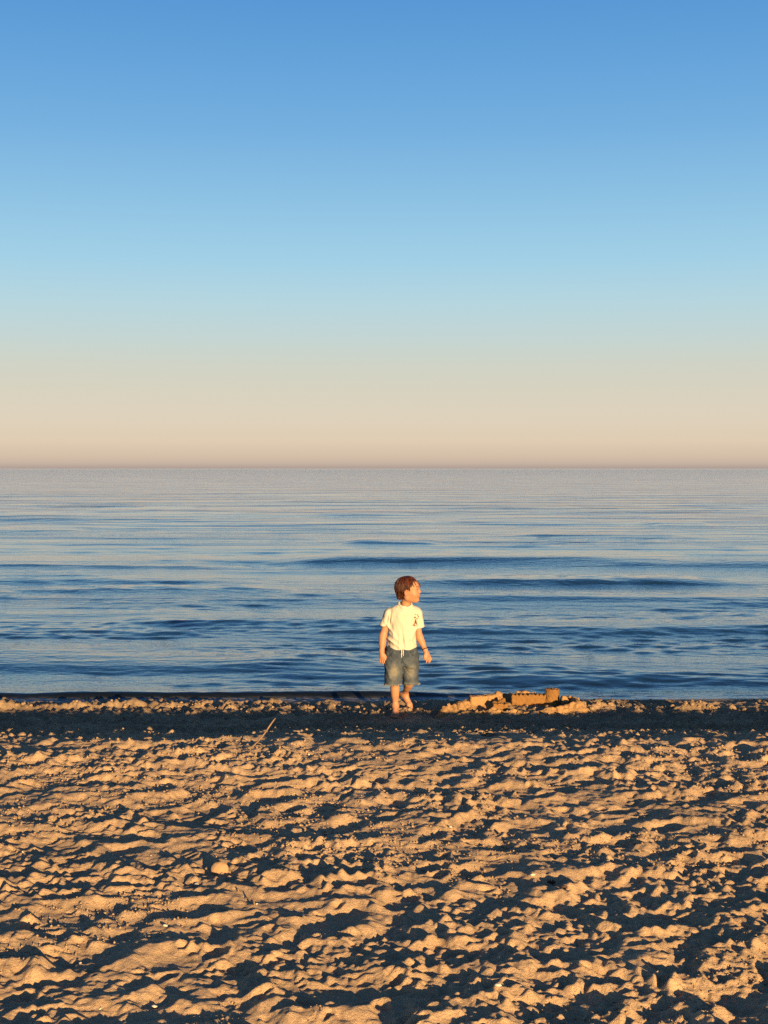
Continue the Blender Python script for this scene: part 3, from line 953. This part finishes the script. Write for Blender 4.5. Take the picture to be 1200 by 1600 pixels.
for s_ in (-1, 1):
    v_, q_ = ball(0.0112)
    e_ = mesh_np('eye', v_ @ HR.T + hd(0.0665, s_ * 0.030, 0.0005), q_, MAT_EYE, boy)
    g_ = np.array([math.cos(s_ * 0.15), math.sin(s_ * 0.15), -0.05])
    c_ = hd(0.0665, s_ * 0.030, 0.0005) + HR @ (g_ * 0.0066)
    v_, q_ = ball(0.0062)
    mesh_np('iris', v_ @ HR.T + c_, q_, MAT_IRIS, e_)
    path = [hd(0.0905 - 0.022 * t_ ** 1.6, s_ * (0.014 + 0.034 * t_), 0.0215 + 0.004 * math.sin(t_ * 2.8)) for t_ in np.linspace(0, 1, 7)]
    v_, q_, t_ = tube(path, [0.0018, .003, .0034, .0034, .003, .0024, .0012], 6)
    mesh_np('eyebrow', v_, q_, MAT_BROW, boy, tris=t_)

# --- hair: a cap with combed relief, and locks lying over it
fd = Field((-0.07, -0.16, 0.88), (0.21, 0.16, 1.17), 0.0028)
fd.ell(hd(-0.016, 0, 0.026), (0.095, 0.078, 0.087), k=0.005, rot=HR)
fd.ell(hd(-0.055, 0, -0.030), (0.043, 0.055, 0.050), k=0.03, rot=HR)
fd.cap(hd(-0.066, -0.02, -0.06), hd(-0.064, 0.02, -0.058), 0.022, 0.022, k=0.03)
sl, P = fd.all()
Lq = (P - HEAD) @ HR
f_, l_, u_ = Lq[..., 0], Lq[..., 1], Lq[..., 2]
line = np.interp(f_, [-0.12, -0.075, -0.045, -0.03, -0.012, 0.008, 0.018, 0.040, 0.060, 0.10], [-0.070, -0.068, -0.054, -0.026, 0.010, 0.008, -0.012, 0.014, 0.034, 0.042])
line = line + 0.006 * np.sin(f_ * 260 + l_ * 120) + 0.004 * np.sin(f_ * 470 - l_ * 300)
cut = line - u_
hh_ = np.clip(0.012 - np.abs(fd.d - cut), 0, None) / 0.012
fd.d = np.maximum(fd.d, cut) + hh_ * hh_ * 0.003
near = np.abs(fd.d) < 0.02
ang = np.arctan2(l_[near], f_[near] - 0.0)
fd.d[near] += 0.0028 * noise3(np.stack([ang * 7, u_[near] * 14, f_[near] * 5], -1), 1.6, 9) + 0.0022 * noise3(np.stack([ang * 16, u_[near] * 10, l_[near] * 6], -1), 1.6, 4)
v, q = fd.mesh()
hair = [(v, q, np.zeros((0, 3), int))]
crown = np.array([-0.035, 0.0, 0.112])
for k in range(620):
    az = rng.uniform(-math.pi, math.pi)
    frontness = math.cos(az)
    end_u = np.interp(frontness, [-1, -0.5, -0.1, 0.1, 0.3, 0.6, 1], [-0.070, -0.064, -0.030, 0.012, -0.008, 0.026, 0.026]) + rng.normal(0, 0.010)
    st = rng.uniform(0.0, 0.55)
    path = []; rj = rng.random(); fly = rng.uniform(0.2, 1.5) if rng.random() < 0.25 else 0.0
    for t_ in np.linspace(st, 1, 9):
        el = math.pi / 2 - t_ * (math.pi / 2 - math.asin(np.clip((end_u - 0.024) / 0.095, -1, 0.95)))
        a2 = az + 0.25 * math.sin(k * 1.7) * (t_ - st)
        rad = 1.0 + 0.045 * rj * (t_ > 0.1) + fly * max(t_ - 0.55, 0) ** 2 + 0.02 * math.sin(k)
        x_ = np.array([-0.016 + 0.095 * rad * math.cos(el) * math.cos(a2), 0.078 * rad * math.cos(el) * math.sin(a2), 0.026 + 0.087 * rad * math.sin(el)])
        if x_[2] < -0.03: x_[0] = max(x_[0], -0.100)
        path.append(HEAD + HR @ x_)
    w = rng.uniform(0.0011, 0.0026)
    hair.append(tube(path, w * np.array([.5, .8, 1, 1, 1, .9, .75, .5, .1]), 5))
v, q, t_ = merge(hair)
mesh_np('hair', v, q, MAT_HAIR, boy, tris=t_)

# --- t-shirt
def prof(z, zs, vs): return np.interp(z, zs, vs)


def elliptic(P, zs, a, b, cx, cy):
    z = P[..., 2]
    A, B, X, Y = (prof(z, zs, t_) for t_ in (a, b, cx, cy))
    k0 = np.sqrt(((P[..., 0] - X) / A) ** 2 + ((P[..., 1] - Y) / B) ** 2)
    return (k0 - 1) * np.minimum(A, B)


def smin(a, b, k):
    h = np.clip(k - np.abs(a - b), 0, None) / k
    return np.minimum(a, b) - h * h * k * 0.25


def capd(P, p, q, r1, r2):
    p = np.array(p, np.float32); q = np.array(q, np.float32); v = q - p
    t = np.clip(((P - p) @ v) / float(v @ v), 0, 1)
    return np.linalg.norm(P - p - t[..., None] * v, axis=-1) - (r1 + (r2 - r1) * t)


fd = Field((-0.20, -0.13, 0.50), (0.24, 0.17, 0.94), 0.0035)
sl, P = fd.all()
zs = [0.50, 0.54, 0.60, 0.66, 0.72, 0.78, 0.83, 0.86, 0.885, 0.905]
tor = elliptic(P, zs, [.127, .126, .117, .108, .107, .108, .110, .100, .070, .050], [.094, .092, .086, .081, .081, .083, .078, .068, .056, .048],
               [.010, .012, .015, .019, .021, .023, .026, .028, .034, .038], [.02] * 10)
tor = np.maximum(tor, P[..., 2] - 0.915)
yoke = smin(capd(P, (-0.068, 0.018, 0.820), (0.02, 0.018, 0.848), 0.042, 0.046), capd(P, (0.05, 0.018, 0.848), (0.122, 0.018, 0.824), 0.046, 0.042), 0.02)
tor = smin(tor, yoke, 0.05)
slR0, slR1 = np.array([-0.080, 0.018, 0.820]), bp(252, 606, 0.022)
slL0, slL1 = np.array([0.130, 0.018, 0.822]), bp(590, 622, 0.022)
for a_, b_ in ((slR0, slR1), (slL0, slL1)):
    e1 = b_ + (b_ - a_) * 0.5
    ax = (b_ - a_) / np.linalg.norm(b_ - a_)
    s1 = capd(P, a_, e1, 0.047, 0.040)
    tilt_ = ax.copy(); tilt_[0] *= 0.35; tilt_ /= np.linalg.norm(tilt_)
    s1 = np.maximum(s1, (P - b_) @ tilt_.astype(np.float32))
    tor = smin(tor, s1, 0.030)
# folds: from the armpit down across the belly, one down the middle, gathers at the sleeve
x_, y_, z_ = P[..., 0], P[..., 1], P[..., 2]
front = sstep(0.05, -0.02, y_)
fold = 0
for (fx, fz, ang_, ln, wd, am) in [(-0.075, 0.700, -0.95, .075, .011, .006), (-0.070, 0.66, -0.75, .085, .012, .005), (-0.055, 0.60, -0.62, .09, .012, .006), (-0.085, 0.62, -0.5, .06, .010, .006),
                                   (0.022, 0.615, -1.50, .085, .010, -.006), (0.045, 0.60, -1.35, .06, .013, .004), (-0.005, 0.60, -1.62, .06, .012, .004), (0.10, 0.64, 1.2, .08, .011, .005),
                                   (-0.098, 0.79, 1.32, .065, .008, -.006), (-0.078, 0.80, 1.45, .055, .007, -.006), (0.07, 0.83, 0.2, .05, .012, .004), (0.118, 0.77, -1.3, .06, .010, -.005),
                                   (0.11, 0.58, -1.0, .05, .01, .005), (-0.03, 0.85, -0.3, .05, .01, .003), (0.02, 0.74, -1.2, .07, .02, .003)]:
    ca, sa = math.cos(ang_), math.sin(ang_)
    a_ = (x_ - fx) * ca + (z_ - fz) * sa; b_ = -(x_ - fx) * sa + (z_ - fz) * ca
    fold = fold + am * np.exp(-(a_ / ln) ** 2 - (b_ / wd) ** 2)
tor = tor - 1.6 * fold * front
near = np.abs(tor) < 0.03
tor[near] += 0.0035 * noise3(P[near], 24, 3) + 0.002 * noise3(P[near] * np.array([1, 1, .5], np.float32), 55, 5)
# lower hem wave flares over the shorts
hem = 0.540 + 0.020 * np.cos((x_ - 0.03) * 9) * 0 + 0.018 * ((x_ - 0.03) / 0.12) ** 2 + 0.004 * np.sin(x_ * 60)
inner = tor + 0.0105
neck = capd(P, (0.043, 0.004, 0.884), (0.046, 0.002, 0.98), 0.050, 0.058)
d_ = np.maximum(tor, -inner)
d_ = np.maximum(d_, hem - z_)
d_ = np.maximum(d_, -neck)
fd.d = d_.astype(np.float32)
v, q = fd.mesh()
shirt = mesh_np('t_shirt', v, q, MAT_SHIRT, boy)
sv, sq = v, q
# ribbed neckband round the opening
fd.d = np.maximum(np.maximum(np.abs(tor + 0.004) - 0.0085, np.abs(neck - 0.002) - 0.0065), 0.80 - z_).astype(np.float32)
v, q = fd.mesh()
mesh_np('neckband', v, q, MAT_SHIRT, shirt)


def on_shirt(x, z):
    """front surface of the shirt at x, z"""
    m_ = (np.abs(sv[:, 0] - x) < 0.006) & (np.abs(sv[:, 2] - z) < 0.006)
    return float(sv[m_, 1].min()) if m_.any() else -0.06


# small sprig print on the chest: rings, dots and leaves
def decal(shape, mat):
    pts = [(x, on_shirt(x, z) - 0.0016, z) for x, z in shape]
    c_ = np.mean(pts, axis=0)
    n_ = len(pts)
    V_ = np.concatenate([np.array(pts), [c_ + np.array([0, -0.0006, 0])], np.array(pts) + np.array([0, 0.0014, 0])])
    T_ = [(n_, (i + 1) % n_, i) for i in range(n_)]
    Q_ = [(i, (i + 1) % n_, n_ + 1 + (i + 1) % n_, n_ + 1 + i) for i in range(n_)]
    return V_, np.array(Q_), np.array(T_)


def blob(cx, cy, r, ecc=1.0, rot=0.0, n_=10):
    c_ = bp(cx, cy, -0.06)
    return [(c_[0] + r * math.cos(a) * math.cos(rot) - r * ecc * math.sin(a) * math.sin(rot), c_[2] + r * math.cos(a) * math.sin(rot) + r * ecc * math.sin(a) * math.cos(rot)) for a in np.linspace(0, 2 * math.pi, n_, endpoint=False)]


pr = {0: [], 1: [], 2: [], 3: []}
for mi, cx, cy, r, ec, ro in [(0, 548, 528, .008, .6, .4), (1, 572, 505, .007, .6, -.6), (0, 580, 520, .006, .7, 1.2), (3, 552, 498, .007, .8, 0), (0, 566, 540, .007, .5, .9), (2, 552, 572, .010, .6, 1.3),
                              (2, 560, 585, .007, .6, .3), (1, 535, 602, .009, .7, .5), (0, 546, 610, .007, .6, 1.4), (0, 554, 556, .006, .4, 1.5), (1, 543, 590, .005, .8, 0), (3, 577, 535, .006, .6, .2)]:
    pr[mi].append(decal(blob(cx, cy, r, ec, ro), None))
for mi, lst in pr.items():
    for v, q, t_ in lst:
        mesh_np('print', v, q, MAT_PRINT[mi], shirt, tris=t_, smooth=False)

# --- denim shorts
fd = Field((-0.18, -0.15, 0.22), (0.23, 0.20, 0.60), 0.0036)
sl, P = fd.all()
x_, y_, z_ = P[..., 0], P[..., 1], P[..., 2]
hipz = elliptic(P, [0.2, 0.38, 0.44, 0.50, 0.56, 0.6], [.110, .114, .119, .118, .112, .108], [.075, .080, .086, .086, .080, .076], [.012] * 6, [.02] * 6)
hipz = np.maximum(hipz, (0.395 - z_) * 0.8 + 0.0)
hipz = -smin(-hipz, z_ - 0.385, 0.06)
hemR, hemL = bp(331, 1172, -0.01), bp(513, 1166, 0.075)
lr = capd(P, (-0.044, 0.02, 0.49), (hemR[0], hemR[1], hemR[2] - 0.06), 0.074, 0.070)
ll = capd(P, (0.074, 0.03, 0.49), (hemL[0], hemL[1], hemL[2] - 0.06), 0.070, 0.064)
lr = np.maximum(lr, (hemR[2] - 0.02 * (x_ - hemR[0])) - z_)
ll = np.maximum(ll, (hemL[2] + 0.03 * (x_ - hemL[0])) - z_)
d_ = smin(hipz, smin(lr, ll, 0.012), 0.05)
d_ = np.maximum(d_, z_ - 0.575)
fold = 0
for (fx, fz, ang_, ln, wd, am) in [(-0.02, 0.43, 0.7, .05, .008, .006), (0.05, 0.43, -0.75, .05, .008, .006), (-0.05, 0.455, 0.25, .06, .008, .005), (0.08, 0.46, -0.3, .05, .008, .005), (0.018, 0.47, -1.5, .07, .006, -.006),
                                   (-0.10, 0.36, -1.2, .06, .009, .005), (0.06, 0.36, -1.1, .07, .009, -.006), (0.075, 0.33, -1.0, .07, .008, .006), (-0.02, 0.33, 1.4, .06, .009, .005), (0.12, 0.38, 1.3, .06, .009, .004),
                                   (-0.06, 0.31, 0.1, .06, .008, .004), (0.11, 0.31, 0.1, .05, .008, .004), (-0.08, 0.50, -0.9, .04, .005, -.005), (0.10, 0.50, 0.9, .04, .005, -.005)]:
    ca, sa = math.cos(ang_), math.sin(ang_)
    a_ = (x_ - fx) * ca + (z_ - fz) * sa; b_ = -(x_ - fx) * sa + (z_ - fz) * ca
    fold = fold + am * np.exp(-(a_ / ln) ** 2 - (b_ / wd) ** 2)
d_ = d_ - fold * sstep(0.06, -0.01, y_)
# thin stitched band above each frayed hem
for hem_, xs_ in ((hemR, (-0.2, 0.015)), (hemL, (0.022, 0.3))):
    inx = (x_ > xs_[0]) & (x_ < xs_[1])
    d_ = np.where(inx, d_ - 0.0030 * np.exp(-((z_ - hem_[2] - 0.008) / 0.008) ** 2), d_)
near = np.abs(d_) < 0.03
d_[near] += 0.004 * noise3(P[near], 26, 6) + 0.002 * noise3(P[near], 60, 8)
core = d_ + 0.007
core = np.maximum(core, z_ - 0.32)                       # leg openings are hollow
fd.d = np.maximum(d_, -core).astype(np.float32)
v, q = fd.mesh()
shorts = mesh_np('shorts', v, q, MAT_DENIM, boy)
fade = 0
for c_, r_ in ((np.array([-0.05, -0.06, 0.37]), (.055, .09, .085)), (np.array([0.085, -0.04, 0.36]), (.050, .09, .085))):
    fade = fade + np.exp(-(((v - c_) / np.array(r_)) ** 2).sum(1))
attr(shorts, 'fade', np.clip(0.12 + 0.75 * fade + 0.35 * np.exp(-((v[:, 2] - hemR[2]) / .012) ** 2), 0, 1))
# frayed hems: short loose threads
for hem_, r_ in ((hemR, 0.071), (hemL, 0.064)):
    th_ = []
    for k in range(95):
        a_ = 2 * math.pi * k / 95 + rng.normal(0, .03)
        p = np.array([hem_[0] + r_ * math.cos(a_), hem_[1] + r_ * math.sin(a_), hem_[2] + 0.006])
        o_ = rng.normal(0, .002, 2)
        ln = rng.uniform(.008, .018)
        th_.append(tube([p, p + np.array([o_[0], o_[1], -ln * .5]), p + np.array([o_[0] * 2.2 + rng.normal(0, .003), o_[1] * 2 + .002 * math.sin(a_), -ln])], [.0016, .0014, .0006], 4))
    v, q, t_ = merge(th_)
    o = mesh_np('frayed_hem', v, q, MAT_FRAY, shorts, tris=t_)
# stitched seams: fly and slanted front pockets
sh_v = v_sh = np.array([vv.co[:] for vv in shorts.data.vertices])


def front_y(x, z):
    m_ = (np.abs(sh_v[:, 0] - x) < 0.006) & (np.abs(sh_v[:, 2] - z) < 0.006)
    return float(sh_v[m_, 1].min()) if m_.any() else -0.06


for nm, pts_ in (('fly_seam', [(0.017, 0.535), (0.019, 0.50), (0.018, 0.46), (0.014, 0.435)]), ('pocket_seam', [(-0.055, 0.535), (-0.066, 0.51), (-0.085, 0.49)]), ('pocket_seam', [(0.082, 0.535), (0.093, 0.51), (0.110, 0.492)])):
    v, q, t_ = tube([(x, front_y(x, z) - 0.0004, z) for x, z in pts_], 0.0022, 5)
    mesh_np(nm, v, q, MAT_DENIM, shorts, tris=t_)
# white drawstring hanging under the shirt hem
cords = []
for pts_ in ([(415, 838), (417, 860), (414, 885), (418, 915)], [(430, 842), (432, 862), (429, 880), (434, 898)]):
    cords.append(tube([bp(a, b, -0.078 + 0.003 * i) for i, (a, b) in enumerate(pts_)], 0.0032, 6))
v, q, t_ = merge(cords)
mesh_np('drawstring', v, q, MAT_CORD, shorts, tris=t_)
# bracelet round the left wrist
ax = (wrL - elL) / np.linalg.norm(wrL - elL)
u_ = np.cross(ax, (0, 1, 0)); u_ /= np.linalg.norm(u_); w_ = np.cross(ax, u_)
cb = wrL - ax * 0.006
path = [cb + 0.0215 * (math.cos(a) * u_ + math.sin(a) * w_) + 0.0015 * math.sin(3 * a) * ax for a in np.linspace(0, 2 * math.pi, 25)]
v, q, t_ = tube(path, 0.0042, 7)
wb_ = mesh_np('bracelet', v, q, MAT_BAND, boy, tris=t_)

# ------------------------------------------------------------------ small things lying on the beach
def hit(px, py):
    """the spot on the sand seen at a pixel of the photograph"""
    for D in np.arange(3.6, 12.4, 0.006):
        p = at(px, py, D)
        if p[2] <= ground(p[0], p[1]): return p
    return p


def lump(seed, n=8, amp=0.35, flat=1.0):
    v, q = ball(1.0, n)
    v = v[:, [1, 2, 0]]
    k_ = 1 + amp * noise3(v + 7, 1.6, seed) + amp * 0.7 * noise3(v + 3, 3.7, seed + 2)
    return v * k_[:, None] * np.array([1, 1, flat]), q


def place(src, x, y, sc_, rz=0.0, tilt=0.0, sink=0.3, label=None, group=None, first=[]):
    o = src.copy(); C.objects.link(o)
    o.scale = (sc_,) * 3 if np.isscalar(sc_) else sc_
    o.rotation_euler = (tilt, tilt * 0.6, rz)
    s_ = sc_ if np.isscalar(sc_) else sc_[2]
    o.location = (x, y, ground(x, y) + s_ * (1 - 2 * sink) * 0.8)
    if label: o['label'] = label
    if group: o['group'] = group
    return o


CLODS = []
for k in range(5):
    v, q = lump(20 + k, 9, 0.45, 0.8)
    o = mesh_np('sand_clod', v, q, MAT_CLOD); tag(o, 'clod', 'clod')
    CLODS.append(o)
MAT_SHELL = plain('pale shell', (0.60, 0.53, 0.42), 0.5, 0.3, 60)
MAT_PEBBLE = plain('beach pebble', (0.36, 0.30, 0.24), 0.6, 0.4, 60)
SHELLS = []
for k in range(4):
    v, q = lump(50 + k, 7, 0.22, 0.45)
    o = mesh_np('shell_fragment', v, q, MAT_SHELL if k != 2 else MAT_PEBBLE); tag(o, 'shell', 'shell')
    SHELLS.append(o)


def clods(n, fx, fy, lo, hi, label, group):
    for _ in range(n):
        x, y = fx(), fy()
        place(CLODS[rng.integers(0, 5)], x, y, float(lo + (hi - lo) * rng.random() ** 2), rng.uniform(0, 6), rng.normal(0, .4), 0.25, label, group)


clods(55, lambda: rng.uniform(-3.5, -0.1), lambda: 11.5 + rng.normal(0, .10), 0.008, .022, 'clod of damp sand on the dug ridge along the water left of the child', 'clods on the ridge by the water')
clods(26, lambda: .16 + rng.normal(0, .10), lambda: 11.16 + rng.normal(0, .07), .008, .022, 'clod of damp sand kicked up beside the trailing bare foot', 'clods by the bare feet')
clods(30, lambda: 1.76 + rng.normal(0, .09), lambda: 11.46 + rng.normal(0, .07), .009, .024, 'clod of sand in the heap just right of the sandcastle', 'clods right of the sandcastle')
clods(22, lambda: 2.60 + rng.normal(0, .13), lambda: 11.33 + rng.normal(0, .05), .010, .030, 'clod in the lit heap of sand by the water far right of the sandcastle', 'clods far right of the sandcastle')
hp = hit(762, 1152)
clods(18, lambda: hp[0] + rng.normal(0, .06), lambda: hp[1] + rng.normal(0, .05), .008, .022, 'clod in the small lit heap at the edge of the shaded slope below the sandcastle', 'clods at the edge of the slope')
clods(70, lambda: rng.uniform(-3.2, 3.2), lambda: rng.uniform(9.4, 11.3), .005, .014, 'small grey clod lying in the shaded damp slope', 'clods on the shaded slope')
# pale shell fragments anywhere on the dry sand
for k in range(46):
    x, y = rng.uniform(-2.2, 2.2), rng.uniform(4.0, 8.6)
    if abs(x) > 0.285 * y: continue
    place(SHELLS[rng.integers(0, 4)], x, y, rng.uniform(.003, .006), rng.uniform(0, 6), rng.normal(0, .4), 0.15, 'pale shell fragment lying loose on the trodden dry sand', 'shell fragments on the dry sand')
for px, py, s_, lab in [(305, 1391, .014, 'round white pebble in the dark hollow below the round sandy stone'), (834, 1376, .013, 'cream shell fragment just left of the dark rimmed shell'),
                        (780, 1553, .013, 'oblong white pebble in a shaded hollow near the bottom edge right of centre'), (237, 1586, .012, 'cream pebble near the bottom edge in the left part of the sand'),
                        (255, 1456, .012, 'pale shell fragment on lit sand left of the two reed stubs'), (482, 1183, .010, 'white shell fragment on the berm edge right of the leaning stick'),
                        (705, 1300, .012, 'yellowish shell chip in the middle of the sand below the sandcastle')]:
    p = hit(px, py)
    place(SHELLS[0 if 'white' in lab else 1], p[0], p[1], (s_, s_ * .8, s_ * .9), rng.uniform(0, 3), .3, 0.1, lab)
for o in CLODS + SHELLS:
    bpy.data.objects.remove(o)

# leaning stick
MAT_WOOD = plain('weathered driftwood', (0.24, 0.155, 0.095), 0.85, 0.45, 30, 0.002)
b0 = hit(390, 1171); D0 = b0[1]
t1 = at(431, 1124, D0 + 0.10)
b0[2] -= 0.004
path = []
for t_ in np.linspace(0, 1, 11):
    p = b0 + (t1 - b0) * t_
    path.append(p + np.array([0.006 * math.sin(t_ * 5), 0.004 * math.sin(t_ * 7), -0.005 * math.sin(t_ * 3.1)]))
v, q, t_ = tube(path, [.0048, .0050, .0047, .0054, .0056, .0049, .0051, .0048, .0046, .0042, .0030], 8)
st = empty('stick', b0)
tag(st, 'weathered stick stuck leaning in the sand at the edge of the shaded slope', 'stick')
mesh_np('stem', v - b0, q, MAT_WOOD, st, tris=t_)
p0 = path[2]; p1 = p0 + np.array([0.035, 0.0, -0.012])
v, q, t_ = tube([p0, (p0 + p1) / 2 + np.array([0, 0, .003]), p1], [.0035, .003, .0015], 6)
mesh_np('side_twig', v - b0, q, MAT_WOOD, st, tris=t_)
# short reed stubs
MAT_REED = plain('dry reed', (0.25, 0.17, 0.10), 0.85, 0.4, 40)
for (x0, y0, x1, y1, lab) in [(372, 1402, 369, 1393, 'thin dark reed stub standing left of the pale reed stub'), (396, 1423, 394, 1409, 'short pale reed stub standing in a sand hollow below the round sandy stone'),
                              (380, 1412, 383, 1407, 'tiny dark reed end poking out between the two taller reed stubs'), (356, 1311, 366, 1304, 'short grey splinter of wood lying in the sand above the round sandy stone'),
                              (120, 1447, 126, 1441, 'short dark twig end poking from the sand at the left')]:
    a = hit(x0, y0); b = at(x1, y1, a[1] + 0.012); a[2] -= 0.012
    v, q, t_ = tube([a, (a + b) / 2 + np.array([.001, 0, 0]), b], [.0042, .004, .0032], 6)
    tag(mesh_np('reed_stub' if 'reed' in lab else 'twig', v, q, MAT_WOOD if 'pale' in lab or 'grey' in lab else MAT_REED, tris=t_), lab, 'reed' if 'reed' in lab else 'twig')
# round sand-coloured stone with a small hole
p = hit(340, 1372)
c_ = np.array([p[0], p[1] + 0.02, p[2] + 0.016])
fd = Field(c_ - 0.06, c_ + 0.06, 0.002)
cs, sn = math.cos(0.45), math.sin(0.45)
RT = np.array([[1, 0, 0], [0, cs, sn], [0, -sn, cs]])
fd.ell(c_, (0.037, 0.018, 0.032), k=0.003, rot=RT)
fd.ell(c_ + np.array([-0.018, -0.022, -0.014]), (0.0036, 0.008, 0.0036), k=0.002, sub=True)
crumble(fd, 0.0010, 60, 2)
v, q = fd.mesh()
MAT_STONE = plain('smooth sandy stone', (0.34, 0.215, 0.118), 0.9, 0.3, 25, 0.003)
tag(mesh_np('stone', v, q, MAT_STONE), 'smooth round sand coloured stone with one small dark hole, half sunk in the trodden sand', 'stone')
# two dark rimmed shells
MAT_RIM = plain('dark shell', (0.055, 0.030, 0.022), 0.6, 0.4, 80)
for px, py, r_, lab in [(864, 1387, .0175, 'small dark rimmed shell half filled with sand beside the cream fragment'), (884, 1395, .014, 'small dark shell lying in shade right of the sand filled one')]:
    p = hit(px, py)
    c_ = p + np.array([0, 0.004, 0.007])
    fd = Field(c_ - 0.03, c_ + 0.03, 0.0014)
    RT2 = np.array([[1, 0, 0], [0, math.cos(.6), math.sin(.6)], [0, -math.sin(.6), math.cos(.6)]])
    fd.ell(c_, (r_, r_ * .9, r_ * .55), k=0.002, rot=RT2)
    up = RT2 @ np.array([0, 0, 1.0])
    fd.ell(c_ + up * r_ * .45, (r_ * .82, r_ * .74, r_ * .62), k=0.001, rot=RT2, sub=True)
    v, q = fd.mesh()
    o = mesh_np('dark_shell', v, q, MAT_RIM); tag(o, lab, 'shell')
    if r_ > .015:
        fd = Field(c_ - 0.03, c_ + 0.03, 0.0014)
        fd.ell(c_ + up * r_ * .02, (r_ * .78, r_ * .7, r_ * .3), k=0.002, rot=RT2)
        v, q = fd.mesh(); mesh_np('sand_filling', v, q, MAT_CLOD, o)
# loose crumbs of sand that nobody could count
v0 = np.array([[1, 0, 0], [-1, 0, 0], [0, 1, 0], [0, -1, 0], [0, 0, 1], [0, 0, -1]], float)
t0 = np.array([[0, 2, 4], [2, 1, 4], [1, 3, 4], [3, 0, 4], [2, 0, 5], [1, 2, 5], [3, 1, 5], [0, 3, 5]])
nC = 15000
cx_ = []; 
while len(cx_) < nC:
    y = 3.9 * (11.6 / 3.9) ** rng.random(); x = rng.uniform(-0.32, 0.32) * y
    if noise2(x * 1.7, y * 2.1, 41) + 0.5 * noise2(x * 6, y * 6, 42) > 0.05: cx_.append((x, y))
cx_ = np.array(cx_)
zz = base_z(cx_[:, 0], cx_[:, 1]) + relief(cx_[:, 0], cx_[:, 1])
rad = 0.0018 + 0.0080 * rng.random(nC) ** 3.0 * (cx_[:, 1] / 6)
VV = (v0[None] * rng.uniform(0.6, 1.2, (nC, 6, 1))) * rad[:, None, None] * np.array([1, 1, .8]) + np.stack([cx_[:, 0], cx_[:, 1], zz + rad * .3], -1)[:, None]
TT = (t0[None] + 6 * np.arange(nC)[:, None, None]).reshape(-1, 3)
tag(mesh_np('sand_crumbs', VV.reshape(-1, 3), None, MAT_CLOD, tris=TT), kind='stuff')
